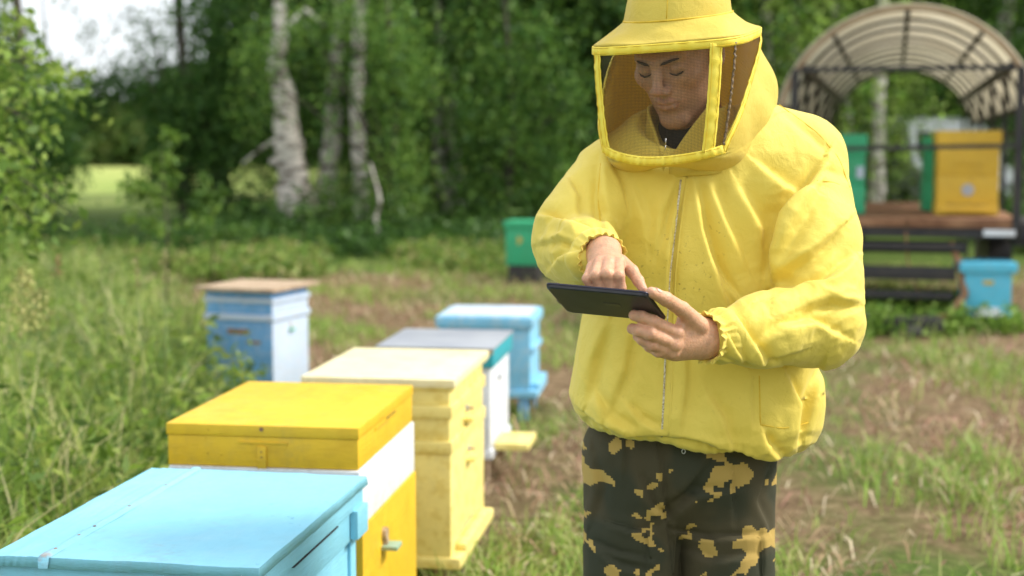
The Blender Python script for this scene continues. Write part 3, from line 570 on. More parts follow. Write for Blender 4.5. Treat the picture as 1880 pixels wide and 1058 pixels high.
# 1 near light blue hive
yaw = -9.5; loc, zt = origin(475, 1044, 2.63, yaw, .275, -.385)
h = hive(loc, yaw, 'light blue beehive nearest the camera with a seamed tin lid')
# lid: painted tin sheet, two pieces meeting in a seam, edges turned down unevenly
def tin(x0, x1, y0, y1, z, drop, name, seed, par):
    rnd = random.Random(seed); nx_, ny_ = 26, 34; v = []; f = []
    for j in range(ny_+3):
        for i in range(nx_+3):
            u = min(max(i-1, 0), nx_)/nx_; w_ = min(max(j-1, 0), ny_)/ny_; zz = z+.0022*noise.noise(Vector((u*3+seed, w_*4, 0)))+.0010*noise.noise(Vector((u*9, w_*11, seed)))
            dx = dy = 0; e = 0
            if i == 0 or i == nx_+2: e = 1; dx = (-1 if i == 0 else 1)*(.003+.002*noise.noise(Vector((w_*14, seed, 1))))
            if j == 0 or j == ny_+2: e = 1; dy = (-1 if j == 0 else 1)*(.003+.0025*noise.noise(Vector((u*13, seed, 2))))
            v.append((x0+(x1-x0)*u+dx, y0+(y1-y0)*w_+dy, zz-(drop+.002*noise.noise(Vector((u*11, w_*9, 4))) if e else 0)))
    W2 = nx_+3; f = [(j*W2+i, j*W2+i+1, (j+1)*W2+i+1, (j+1)*W2+i) for j in range(ny_+2) for i in range(nx_+2)]
    o = mk(name, v, f, M_sky, par, smooth=True); o.data.set_sharp_from_angle(angle=R(40)); md = o.modifiers.new('t', 'SOLIDIFY'); md.thickness = .0016; md.offset = -1; return o
sx = -.275+.105
tin(-.275, sx, -.385, .385, zt, .020, 'lid_sheet', 1, h); tin(sx+.016, .275, -.385, .385, zt+.0005, .021, 'lid_sheet', 2, h)
b = MB()
NS = 40
v = []; 
for j in range(NS+1):
    y_ = -.389+.778*j/NS; wz = .0012*noise.noise(Vector((j*.4, 0, 0)))
    for dx, dz in ((-.003, .0008), (0.001, .0050+wz*2), (.015, .0056+wz*2), (.021, .0010)): v.append((sx+dx+.0012*noise.noise(Vector((j*.3, 5, dx))), y_, zt+dz))
v += [(sx-.002, -.390, zt-.021), (sx+.018, -.390, zt-.021)]
f = [(j*4+k, j*4+k+1, (j+1)*4+k+1, (j+1)*4+k) for j in range(NS) for k in range(3)]+[(0, 4*(NS+1), 4*(NS+1)+1, 3, 2, 1)]
mk('lid_seam', v, f, paint('pale_seam_paint', (.245, .585, .75), (.42, .22, .12), 40, .05), h, smooth=True)
for yy in (-.34, -.24, -.17, .0, .2): MB().tube([(sx+.010, yy, zt+.003), (sx+.010, yy, zt+.0062)], .0035, 8).build('nail', M_rust, h)
bx(h, 'lid_box', -.267, .262, -.376, .376, zt-.135, zt-.003, M_sky, .003)
bx(h, 'lid_rim', .262, .270, -.36, .37, zt-.062, zt-.020, M_sky, .003)
bx(h, 'slot', .2622, .2705, -.16, .16, zt-.0665, zt-.0635, M_black, .001)
bx(h, 'cleat', .262, .282, .28, .372, zt-.13, zt-.06, M_sky, .004)
bx(h, 'brood_box', -.25, .25, -.345, .345, .12, zt-.136, M_sky, .004); bx(h, 'corner_post', .25, .258, .30, .345, .12, zt-.137, M_sky, .002)
bx(h, 'handle_bar', .2505, .285, .05, .26, zt-.275, zt-.238, M_sky, .012)
bx(h, 'latch', .2503, .2545, -.12, -.10, zt-.215, zt-.142, M_tin, .001); MB().tube([(.2503, -.108, zt-.19), (.272, -.108, zt-.186)], .007, 10).build('latch_knob', M_tin, h)
bx(h, 'bottom_board', -.27, .29, -.36, .36, .07, .12, M_sky, .006); [bx(h, 'leg', a, a+.05, c_, c_+.05, 0, .07, M_board, .004) for a in (-.25, .2) for c_ in (-.33, .28)]
# 2 golden hive with a white super
yaw = -8; loc, zt = origin(657, 786, 3.56, yaw, .253, -.33); h = hive(loc, yaw, 'golden yellow beehive with a white middle box behind the nearest blue hive')
bx(h, 'lid_top', -.256, .256, -.333, .333, zt-.030, zt, M_yel, .003); bx(h, 'lid', -.253, .253, -.33, .33, zt-.110, zt-.0305, M_yel, .003)
lidf = -.333
# carved grip on the front, with its strap hinge
v = [(-.062, lidf-.001, zt-.042), (.068, lidf-.001, zt-.042), (.068, lidf-.001, zt-.058), (.050, lidf-.001, zt-.066), (-.035, lidf-.001, zt-.068), (-.058, lidf-.001, zt-.056)]
v2 = [(a*.93+.0002, lidf+.002, c_*1-.001) for a, _, c_ in v]
bx(h, 'grip_lip', -.062, .068, -.3345, -.3295, zt-.0475, zt-.0435, M_yel, .001)
gr = mk('grip', [(-.060, -.3312, zt-.048), (.066, -.3312, zt-.048), (.066, -.3312, zt-.060), (.048, -.3312, zt-.069), (-.033, -.3312, zt-.071), (-.056, -.3312, zt-.058)], [(0, 5, 4, 3, 2, 1)], M_yel, h); md = gr.modifiers.new('t', 'SOLIDIFY'); md.thickness = .0018
bx(h, 'strap', -.012, .012, -.3365, -.3305, zt-.118, zt-.055, M_yel, .0015)
for z_ in (-.068, -.082): MB().tube([(0, -.3385, zt+z_), (0, -.336, zt+z_)], .0022, 8).build('nail', M_rust, h)
MB().tube([(0, -.3345, zt-.010), (0, -.3325, zt-.010)], .006, 8).build('knot', M_rust, h)
bx(h, 'handle_slot', .2532, .2545, -.15, .10, zt-.046, zt-.032, M_yel, .0006); bx(h, 'slot', .2534, .2552, -.02, .10, zt-.037, zt-.0335, M_black, .0005); bx(h, 'slot', .2534, .2552, -.12, .0, zt-.0465, zt-.0455, M_rust, .0003)
bx(h, 'super_box', -.250, .2575, -.338, .335, zt-.262, zt-.1115, M_white, .004)
bx(h, 'brood_box', -.242, .262, -.325, .335, .12, zt-.2635, M_yel, .004)
MB().tube([(.262, -.10, zt-.335), (.274, -.10, zt-.335)], .017, 12).build('vent_plug', M_board, h); bx(h, 'flap', .262, .306, -.125, -.06, zt-.378, zt-.366, M_flap, .003); bx(h, 'flap_stop', .262, .275, -.105, -.085, zt-.366, zt-.350, M_board, .002)
MB().tube([(.262, -.11, .18), (.285, -.11, .18)], .014, 12).build('knob', M_white, h)
bx(h, 'bottom_board', -.25, .30, -.335, .34, .07, .12, M_yel, .006); [bx(h, 'leg', a, a+.05, c_, c_+.05, 0, .07, M_board, .004) for a in (-.23, .2) for c_ in (-.31, .28)]
# 3 cream hive in tiers
yaw = -8.5; loc, zt = origin(834, 698, 4.52, yaw, .255, -.335); h = hive(loc, yaw, 'tall cream yellow beehive in tiers, third of the near row')
bx(h, 'lid', -.256, .256, -.335, .345, zt-.028, zt, M_creamtop, .004); bx(h, 'lid_edge', -.257, .257, -.337, .346, zt-.031, zt-.0285+.001, M_cream, .002) if 0 else None
bx(h, 'lid_batten', -.25, .25, -.328, .338, zt-.036, zt-.0285, M_cream, .002)
for nm, a, b_, o_ in (('roof_box', .037, .088, 0), ('tier_band', .0885, .128, .010), ('super_box', .1285, .205, 0), ('tier_band', .2055, .245, .010), ('brood_box', .2455, zt-.115, .004)): bx(h, nm, -.235-o_, .235+o_, -.318-o_, .318+o_, zt-b_, zt-a, M_cream, .003)
for y_, z_, in ((-.02, .150), (.0, .295)):
    MB().tube([(.235, y_, zt-z_), (.243, y_, zt-z_)], .013, 12).build('entrance_ring', M_tin, h); MB().tube([(.243, y_, zt-z_), (.262, y_, zt-z_+.002)], .005, 8).build('plug', M_board, h); bx(h, 'perch', .235, .268, y_-.045, y_+.045, zt-z_-.038, zt-z_-.026, M_cream, .003)
bx(h, 'entrance_slot', .2393, .2405, -.2, .15, .155, .163, M_board, .0005)
bx(h, 'bottom_board', -.25, .272, -.33, .345, .075, .1145, M_cream, .008); bx(h, 'entrance_step', .241, .275, -.24, .24, .115, .14, M_cream, .006); [bx(h, 'leg', a, a+.05, c_, c_+.05, 0, .075, M_board, .004) for a in (-.23, .18) for c_ in (-.31, .27)]
# 4 white hive with teal roof
yaw = -8; loc, zt = origin(905, 641, 6.05, yaw, .255, -.30); h = hive(loc, yaw, 'white beehive with a teal roof and flat grey tin top, fourth of the row')
bx(h, 'tin_top', -.26, .26, -.307, .307, zt-.004, zt+.004, M_tin, .001); bx(h, 'top_edge', -.256, .256, -.303, -.299, zt-.024, zt-.0045, M_board, .001)
bx(h, 'roof_box', -.252, .255, -.298, .30, zt-.085, zt-.0045, M_teal, .004); bx(h, 'brood_box', -.235, .240, -.285, .285, .14, zt-.0855, M_white, .004)
MB().tube([(.24, -.05, zt-.16), (.252, -.05, zt-.16)], .014, 12).build('vent_plug', M_tin, h); bx(h, 'bottom_board', -.25, .25, -.29, .29, .10, .1395, M_white, .005); bx(h, 'landing_board', .2505, .40, -.23, .04, .130, .160, M_cream, .004)
[bx(h, 'leg', a, a+.05, c_, c_+.05, 0, .10, M_board, .004) for a in (-.22, .18) for c_ in (-.27, .22)]
# 5 light blue hive at the end of the row
yaw = -7; loc, zt = origin(979, 583, 7.4, yaw, .262, -.26); h = hive(loc, yaw, 'sky blue beehive with a rounded cloth covered roof, farthest of the row')
bx(h, 'roof', -.262, .262, -.26, .26, zt-.065, zt, M_blue, .018); bx(h, 'roof_rim', -.235, .235, -.235, .235, zt-.0005, zt+.006, M_lilac, .002)
bx(h, 'brood_box', -.242, .242, -.24, .24, .17, zt-.0655, M_blue, .004); bx(h, 'rim', .242, .262, -.22, .22, zt-.20, zt-.17, M_blue, .005); MB().tube([(.242, -.1, zt-.18), (.275, -.1, zt-.18)], .010, 8).build('knob', M_lilac, h)
bx(h, 'bottom_board', -.255, .285, -.255, .255, .13, .1695, M_blue, .006); bx(h, 'landing_step', .242, .29, -.2, .2, .1705, .20, M_blue, .006); [bx(h, 'leg', a, a+.05, c_, c_+.05, 0, .13, M_oldblue, .004) for a in (-.22, .18) for c_ in (-.23, .18)]
# 6 weathered blue hive with a loose board on top
yaw = -20; loc, zt = origin(498, 541, 7.95, yaw, .2115, -.2115); h = hive(loc, yaw, 'weathered blue beehive with a bare wooden board for a lid, standing apart on the left'); h.scale = (.94, .94, 1)
M_board2 = M_board
bx(h, 'brood_box', -.225, .225, -.225, .225, .05, zt-.155, M_oldblue, .004); bx(h, 'front_panel', .2252, .229, -.224, .224, .05, zt-.156, M_lilac, .001)
bx(h, 'tier_band', -.237, .241, -.237, .237, zt-.1545, zt-.120, M_lilac, .006); bx(h, 'super_box', -.225, .225, -.225, .225, zt-.1195, zt-.055, M_oldblue, .003); bx(h, 'side_panel', .2252, .229, -.224, .224, zt-.119, zt-.056, M_lilac, .001)
bx(h, 'tier_band', -.237, .241, -.237, .237, zt-.0545, zt-.026, M_lilac, .006); bx(h, 'roof_box', -.225, .225, -.225, .225, zt-.0255, zt+.012, M_oldblue, .003)
b = MB(); b.tube([(.229, .0, zt-.195), (.236, .0, zt-.195)], .013, 10); b.build('vent_plug', M_board, h); bx(h, 'flap', .229, .25, -.025, .025, zt-.228, zt-.216, M_green, .002)
bx(h, 'patch', -.08, .07, -.2275, -.2255, zt-.235, zt-.205, M_rust, .0005); bx(h, 'patch', .05, .15, -.2275, -.2255, zt-.285, zt-.268, M_board, .0005)
for k in range(3):
    q = bx(h, 'lid_board', -.275+.182*k, -.275+.182*k+.180, -.28, .28+.01*k, zt+.013, zt+.033, M_board, .003)
# 7 green hive behind the beekeeper's elbow
yaw = -14; loc, zt = origin(990, 407, 15, yaw, .19, -.2); h = hive(loc, yaw, 'small green beehive by the wood edge behind the elbow of the beekeeper')
bx(h, 'lid', -.20, .20, -.21, .21, zt-.07, zt, M_green, .006); bx(h, 'brood_box', -.18, .18, -.19, .19, .20, zt-.0705, M_green, .004)
o = MB().add([(.0-.045+.09*0, -.1915, zt-.26), (-.05, -.1915, zt-.20), (.0-.045, -.1915, zt-.145), (.01, -.1915, zt-.20)], [(0, 3, 2, 1)]).build('diamond_mark', M_tag, h); md = o.modifiers.new('t', 'SOLIDIFY'); md.thickness = .003
bx(h, 'stand', -.16, .16, -.17, .17, .0, .1995, M_steel, .004)
# ================================================================== TRAILER, ITS HIVES, THE VAN
def canopy_mat():
    m = mat('polycarbonate', (.78, .73, .62), (.84, .80, .70), scale=3, rough=.4, trans=.62); return m
M_poly = canopy_mat()
TY = 11.4; TL = 9.6; cx = P(1660, 270, TY).x; yaw = R(-15)
tr = empty('trailer', 'flat farm trailer with an arched translucent canopy carrying beehives', 'trailer', loc=(cx, TY, 0), rz=yaw)
DZ = .885; Rr = 1.0; CZ = P(1660, 248, TY).z
def arch(a, r=Rr): return (r*math.sin(a), CZ+r*math.cos(a))
# deck boards: two at the front edge, planks behind
w0 = -1.02
MB().box(-1.0, .035, -.02, .16, DZ-.072, DZ).build('deck_plank', M_wood, tr, bevel=.006); MB().box(.045, .885, -.02, .16, DZ-.074, DZ+.001).build('deck_plank', M_wood, tr, bevel=.006)
pm = None
for i in range(21):
    y0 = .172+i*.16
    if pm is None: pm = MB().box(-1.0, .885, 0, .15, DZ-.05, DZ-.004).build('deck_plank', M_wood, tr, bevel=.005); pm.location = (0, y0, 0)
    else: c = pm.copy(); link(c); c.parent = tr; c.location = (0, y0, random.uniform(-.004, .002))
# chassis
for z0, z1, y0 in ((DZ-.155, DZ-.080, .0), (DZ-.30, DZ-.20, .25)): MB().box(-1.02, .98 if y0 == 0 else .50, y0, y0+.10, z0, z1).build('cross_beam', M_steel, tr, bevel=.004)
for x in (-.95, -.4, .86): MB().box(x, x+.10, .101, 3.6, DZ-.22, DZ-.076).build('chassis_rail', M_steel, tr, bevel=.004)
MB().box(.905, 1.25, -.02, 1.2, DZ-.16, DZ-.03).build('side_beam', M_steel, tr, bevel=.004)
MB().box(.62, .86, -.03, -.012, DZ-.135, DZ-.085).build('number_plate', M_white, tr, bevel=.003)
for yy in (1.9, 2.9):
    for x in (-1.0, .76):
        w = MB(); w.tube([(x, yy, .40), (x+.2, yy, .40)], [.40, .40], 24); o = w.build('wheel', M_steel, tr)
        MB().tube([(x-.005, yy, .40), (x+.205, yy, .40)], .18, 16).build('rim', M_tin, o)
# steps hanging from the deck
def step(z, y, x0=-1.0, x1=.48, h=.05): MB().box(x0, x1, y, y+.16, z-h, z).build('step', M_steel, tr, bevel=.004)
step(DZ-.20, -.10); step(.50, -.16, -.9, .42, .10); step(.31, -.24, -.75, .40, .05)
b = MB(); b.tube([(-.9, -.05, DZ-.1), (-.72, -.2, .42), (-.35, -.4, .16), (-.25, -.45, .12)], .03, 8); b.build('step_rail', M_steel, tr, smooth=True)
b = MB(); b.tube([(.38, -.02, DZ-.2), (.46, -.12, .5), (.49, -.2, .30), (.36, -.3, .14), (.18, -.42, .08)], .028, 8); b.build('step_rail', M_rust, tr, smooth=True)
b = MB(); b.box(-.12, .32, -.55, -.2, .02, .14); b.box(.05, .16, -.85, -.5, .03, .09); b.build('tow_bar', M_steel, tr, bevel=.02)
MB().tube([(.03, -.03, DZ-.1), (.05, -.05, .55), (.14, -.1, .30), (.15, -.12, .15)], .008, 6).build('cable', M_rust, tr)
# canopy hoops, purlins and sheet
NHp = 10
for k in range(NHp):
    y = TL*k/(NHp-1); b = MB(); b.tube([(arch(a)[0], y, arch(a)[1]) for a in np.linspace(-1.37, 1.37, 31)], .015 if k else .022, 6, up=(0, 1, 0)); b.build('hoop', M_steel if k else M_board, tr, smooth=True)
for a, r_ in ((0, .026), (-.62, .02), (.62, .02), (-.98, .04), (.98, .04), (-1.34, .025), (1.34, .025)): MB().bar((arch(a, Rr-.03)[0], 0, arch(a, Rr-.03)[1]), (arch(a, Rr-.03)[0], TL, arch(a, Rr-.03)[1]), r_*1.5).build('purlin', M_steel, tr)
for s_ in range(5):
    y0 = -.05+s_*(TL+.1)/5; y1 = y0+(TL+.1)/5-.01; v = []; A = np.linspace(-1.35, 1.35, 41)
    for y in (y0, y1):
        for a in A: q = arch(a, Rr+.032); v.append((q[0], y, q[1]))
    f = [(i, i+1, 41+i+1, 41+i) for i in range(40)]; o = mk('canopy_sheet', v, f, M_poly, tr, smooth=True); md = o.modifiers.new('t', 'SOLIDIFY'); md.thickness = .006
ax_, az_ = arch(-1.0, Rr-.03); bx_, bz_ = arch(1.0, Rr-.03)
MB().bar((ax_, 0, az_-.0), (bx_, 0, bz_), .035).build('cross_bar', M_steel, tr)
for k, y in enumerate((0, 1.6, 3.4, 5.4, 7.5, 9.55)):
    for s_ in (-1, 1):
        x = s_*.865; MB().bar((x, y, DZ-.08 if y < .1 else (DZ-.005 if y < 3.5 else 0)), (x, y, az_+.01), .062 if y < .1 else .04).build('post', M_steel, tr)
for s_ in (-1, 1): MB().bar((s_*.93, .03, CZ+.02), (s_*.93, TL, CZ+.02), .04).build('side_rail', M_steel, tr)
rz_ = P(1700, 272, TY).z
MB().bar((-1.0, -.045, rz_-.015), (.86, -.045, rz_+.02), .035).build('hand_rail', M_steel, tr)
MB().bar((.88, .05, az_-.02), (1.2, 2.0, CZ-.15), .03).build('brace', M_steel, tr)
# hives on the deck
def deck_hive(px, pyt, Y, w, top, label, m, tiers, mark=None, yaw=-3, lean=0, slope=0):
    q = P(px, pyt, Y); yaw = -13; h = empty('beehive', label, 'beehive', loc=(q.x-w/2+.06, Y+.25, DZ+.004), rz=R(yaw))
    z = 0; H = q.z-DZ
    ks = [0]+tiers+[1]
    for i in range(len(ks)-1):
        lid = i == len(ks)-2; e = .014 if lid else (0.006 if i == 0 else 0)
        MB().box(-w/2-e, w/2+e, -.24-e, .24+e, H*ks[i]+.0005, H*ks[i+1]).build('lid' if lid else ('brood_box' if i == 0 else 'super_box'), m, h, bevel=.005)
    return h, H
h, H = deck_hive(1588, 248, 12.0, .40, 0, 'green beehive on the trailer deck beside the arm of the beekeeper', M_green, [.36, .74])
MB().box(.13, .19, -.2465, -.2405, H*.45, H*.60).build('patch', M_lilac, h); MB().box(-.10, -.02, -.2475, -.2465, H*.36+.02, H*.5).build('mark', M_tag, h)
h, H = deck_hive(1834, 241, 11.75, .485, 0, 'ochre yellow beehive on the right of the trailer deck', M_deckyel, [.12, .46, .80])
MB().box(-.13, .13, -.2462, -.2405, H*.60, H*.66).build('grip', M_deckyel, h, bevel=.002); MB().tube([(-.0, -.241, H*.30), (.0, -.25, H*.30)], .05, 14).build('entrance_disc', M_tin, h); MB().box(-.19, .17, -.30, -.2465, .03, .045).build('landing_board', M_deckyel, h); MB().box(-.17, .16, -.2475, -.2465, H*.115, H*.125).build('slot', M_rust, h)
h, H = deck_hive(1806, 252, 12.5, .50, 0, 'dark green beehive half hidden behind the ochre one on the deck', M_green, [.4, .8])
# cyan hive on the ground by the trailer
yaw = -10; loc, zt = origin(1868, 488, 11.0, yaw, .21, -.21); h = hive(loc, yaw, 'cyan blue beehive on the ground right of the trailer steps')
bx(h, 'lid', -.215, .215, -.215, .215, zt-.06, zt+.02, M_cyan, .01); bx(h, 'brood_box', -.175, .175, -.19, .19, .16, zt-.0605, M_cyan, .004); bx(h, 'mark', -.04, .04, -.1945, -.1905, zt-.155, zt-.12, M_tag, .001); bx(h, 'landing_board', -.11, .12, -.27, -.1905, .135, .16, M_white, .005); bx(h, 'entrance_plate', -.08, .09, -.1945, -.1905, .161, .20, M_white, .002)
bx(h, 'bottom_board', -.18, .18, -.2, .2, .12, .1595, M_cyan, .004); bx(h, 'stand', -.15, .15, -.17, .17, 0, .1195, M_steel, .004)
# van
M_van = mat('white_car_paint', (.86, .87, .90), rough=.35, coat=.3); M_glass = mat('dark_glass', (.02, .022, .03), rough=.06); M_tyre = mat('tyre_rubber', (.02, .02, .02), rough=.9); M_lamp = mat('lamp_glass', (.5, .5, .52), rough=.1)
VYd = 26.0; q = P(1786, 300, VYd); van = empty('van', 'white van parked among the birches beyond the trailer', 'van', loc=(q.x, VYd, 0), rz=R(5))
prof = [(-.02, .35), (-.05, .62), (.0, .92), (.18, 1.06), (.55, 1.14), (1.15, 1.78), (1.5, 1.96), (2.4, 2.03), (4.4, 2.0), (4.75, 1.85), (4.85, .9), (4.82, .35)]   # (y, z) side outline
W = .92; v = []; xs_ = [(-1, -.04), (-.96, 0), (-.5, .012), (0, .016), (.5, .012), (.96, 0), (1, -.04)]
def wx(s_, z): return s_*W*(1-.16*max(0, (z-1.0)))
for s_, dz in xs_:
    for y, z in prof: v.append((wx(s_, z), y, z+dz*(z > 1)))
n_ = len(prof); f = [(i*n_+j, (i+1)*n_+j, (i+1)*n_+j+1, i*n_+j+1) for i in range(len(xs_)-1) for j in range(n_-1)]
f += [tuple(range(n_)), tuple((len(xs_)-1)*n_+j for j in range(n_-1, -1, -1)), tuple([i*n_ for i in range(len(xs_)-1, -1, -1)]+[]) + tuple(i*n_+n_-1 for i in range(len(xs_)))]
mk('body', v, f, M_van, van, smooth=False)
def on(s_, t, lift=.012):     # windscreen point
    y0, z0, y1, z1 = .60, 1.19, 1.12, 1.745; y = y0+(y1-y0)*t; z = z0+(z1-z0)*t; return (wx(s_, z)*.98, y-lift, z+lift*.8)
mk('windscreen', [on(-.9, .02), on(.9, .02), on(.84, .97), on(-.84, .97), on(-.9, .02, -.01), on(.9, .02, -.01), on(.84, .97, -.01), on(-.84, .97, -.01)], [(0, 1, 2, 3), (7, 6, 5, 4), (0, 4, 5, 1), (1, 5, 6, 2), (2, 6, 7, 3), (3, 7, 4, 0)], M_glass, van)
for s_ in (-1, 1):
    o = mk('side_window', [(wx(s_, 1.15)+s_*.01, 1.0, 1.15), (wx(s_, 1.7)+s_*.01, 1.35, 1.7), (wx(s_, 1.7)+s_*.01, 2.0, 1.7), (wx(s_, 1.15)+s_*.01, 2.0, 1.15)], [(0, 1, 2, 3)], M_glass, van); md = o.modifiers.new('t', 'SOLIDIFY'); md.thickness = .01; md.offset = 0
    MB().box(s_*1.12-.09, s_*1.12+.09, .95, 1.05, 1.05, 1.30).build('mirror', M_steel, van, bevel=.02); MB().bar((s_*.85, 1.0, 1.12), (s_*1.06, 1.0, 1.15), .05).build('mirror_arm', M_steel, van)
    MB().box(s_*.72-.14, s_*.72+.14, -.075, .03, .66, .84).build('headlight', M_lamp, van, bevel=.02)
    for y in (.85, 3.9): o = MB().tube([(s_*.72, y, .33), (s_*.94, y, .33)], .33, 24).build('wheel', M_tyre, van); MB().tube([(s_*.76, y, .33), (s_*.95, y, .33)], .19, 16).build('rim', M_tin, o)
MB().box(-.45, .45, -.07, .0, .62, .80).build('grille', M_steel, van, bevel=.01); MB().box(-.9, .9, -.11, .02, .33, .55).build('bumper', M_steel, van, bevel=.03)
# ================================================================== PERSON
YEL = (.86, .60, .035)
def jacket_mat(name, dirt=True, trans=.06):
    m = mat(name, (.79, .61, .095), (.84, .665, .12), scale=7, rough=.62, bump=.0005, bscale=650, spec=.35, sheen=.15, trans=trans)
    nt = m.node_tree; b = nt.nodes['Principled BSDF']
    tc0 = nt.nodes.new('ShaderNodeTexCoord'); n0 = nt.nodes.new('ShaderNodeTexNoise'); n0.inputs['Scale'].default_value = 42; n0.inputs['Detail'].default_value = 6; n0.inputs['Roughness'].default_value = .55; n0.inputs['Distortion'].default_value = .6
    b0 = nt.nodes.new('ShaderNodeBump'); b0.inputs['Distance'].default_value = .0022; nt.links.new(tc0.outputs['Object'], n0.inputs['Vector']); nt.links.new(n0.outputs['Fac'], b0.inputs['Height'])
    old = b.inputs['Normal'].links[0].from_node; nt.links.new(b0.outputs[0], old.inputs['Normal'])
    if dirt:       # bee and propolis specks on the chest
        src = b.inputs['Base Color'].links[0].from_socket
        tc = nt.nodes.new('ShaderNodeTexCoord')
        n = nt.nodes.new('ShaderNodeTexNoise'); n.inputs['Scale'].default_value = 120; n.inputs['Detail'].default_value = 3
        n2 = nt.nodes.new('ShaderNodeTexNoise'); n2.inputs['Scale'].default_value = 6; n2.inputs['Detail'].default_value = 3
        r = nt.nodes.new('ShaderNodeValToRGB'); r.color_ramp.elements[0].position = .63; r.color_ramp.elements[1].position = .72
        dist = nt.nodes.new('ShaderNodeVectorMath'); dist.operation = 'DISTANCE'; c = P(1275, 485, 2.75); dist.inputs[1].default_value = c
        mr = nt.nodes.new('ShaderNodeMapRange'); mr.inputs[1].default_value = .03; mr.inputs[2].default_value = .15; mr.inputs[3].default_value = 1; mr.inputs[4].default_value = .12
        mu = nt.nodes.new('ShaderNodeMath'); mu.operation = 'MULTIPLY'
        mu2 = nt.nodes.new('ShaderNodeMath'); mu2.operation = 'MULTIPLY'
        r2 = nt.nodes.new('ShaderNodeValToRGB'); r2.color_ramp.elements[0].position = .42; r2.color_ramp.elements[1].position = .6
        mm = nt.nodes.new('ShaderNodeMix'); mm.data_type = 'RGBA'; mm.inputs[7].default_value = (.22, .13, .02, 1)
        L = nt.links.new
        L(tc.outputs['Object'], n.inputs['Vector']); L(tc.outputs['Object'], n2.inputs['Vector']); L(tc.outputs['Object'], dist.inputs[0])
        L(n.outputs['Fac'], r.inputs['Fac']); L(n2.outputs['Fac'], r2.inputs['Fac']); L(dist.outputs['Value'], mr.inputs[0])
        L(r.outputs['Color'], mu.inputs[0]); L(r2.outputs['Color'], mu.inputs[1]); L(mu.outputs[0], mu2.inputs[0]); L(mr.outputs[0], mu2.inputs[1])
        L(mu2.outputs[0], mm.inputs[0]); L(src, mm.inputs[6]); L(mm.outputs[2], b.inputs['Base Color'])
    return m
M_jacket = jacket_mat('yellow_cloth')
M_hood = jacket_mat('yellow_hood_cloth', False, trans=.28)
M_tape = mat('yellow_tape', (.84, .64, .05), (.9, .74, .10), scale=40, rough=.7, bump=.0006, bscale=500)
M_zip = mat('zipper_teeth', (.30, .20, .05), (.80, .76, .62), scale=260, rough=.4)
M_thread = mat('seam_thread', (.62, .40, .02), (.75, .5, .03), scale=90, rough=.8)

person = empty('person', 'beekeeper in yellow hooded veil jacket and camouflage trousers tapping a tablet', 'person', loc=(.36, 2.93, 0)); person['_w'] = (.36, 2.93, 0)

# ---------------- skin with painted lips and knuckles held in a colour attribute
def skin_mat():
    m = bpy.data.materials.new('skin'); m.use_nodes = True; nt = m.node_tree; b = nt.nodes['Principled BSDF']; L = nt.links.new
    at = nt.nodes.new('ShaderNodeAttribute'); at.attribute_name = 'tone'
    n = nt.nodes.new('ShaderNodeTexNoise'); n.inputs['Scale'].default_value = 85; n.inputs['Detail'].default_value = 9
    tc = nt.nodes.new('ShaderNodeTexCoord'); L(tc.outputs['Object'], n.inputs['Vector'])
    hs = nt.nodes.new('ShaderNodeHueSaturation'); mr = nt.nodes.new('ShaderNodeMapRange'); mr.inputs[3].default_value = .66; mr.inputs[4].default_value = 1.32
    L(n.outputs['Fac'], mr.inputs[0]); L(mr.outputs[0], hs.inputs['Value']); L(at.outputs['Color'], hs.inputs['Color']); L(hs.outputs[0], b.inputs['Base Color'])
    b.inputs['Roughness'].default_value = .48; b.inputs['Specular IOR Level'].default_value = .45
    b.inputs['Subsurface Weight'].default_value = .25; b.inputs['Subsurface Radius'].default_value = (.012, .004, .002); b.inputs['Subsurface Scale'].default_value = .7
    v = nt.nodes.new('ShaderNodeTexNoise'); v.inputs['Scale'].default_value = 420; v.inputs['Detail'].default_value = 3
    bp = nt.nodes.new('ShaderNodeBump'); bp.inputs['Distance'].default_value = .0012; v.inputs['Detail'].default_value = 6; v.inputs['Scale'].default_value = 260; L(tc.outputs['Object'], v.inputs['Vector']); L(v.outputs['Fac'], bp.inputs['Height']); L(bp.outputs[0], b.inputs['Normal'])
    return m
M_skin = skin_mat()

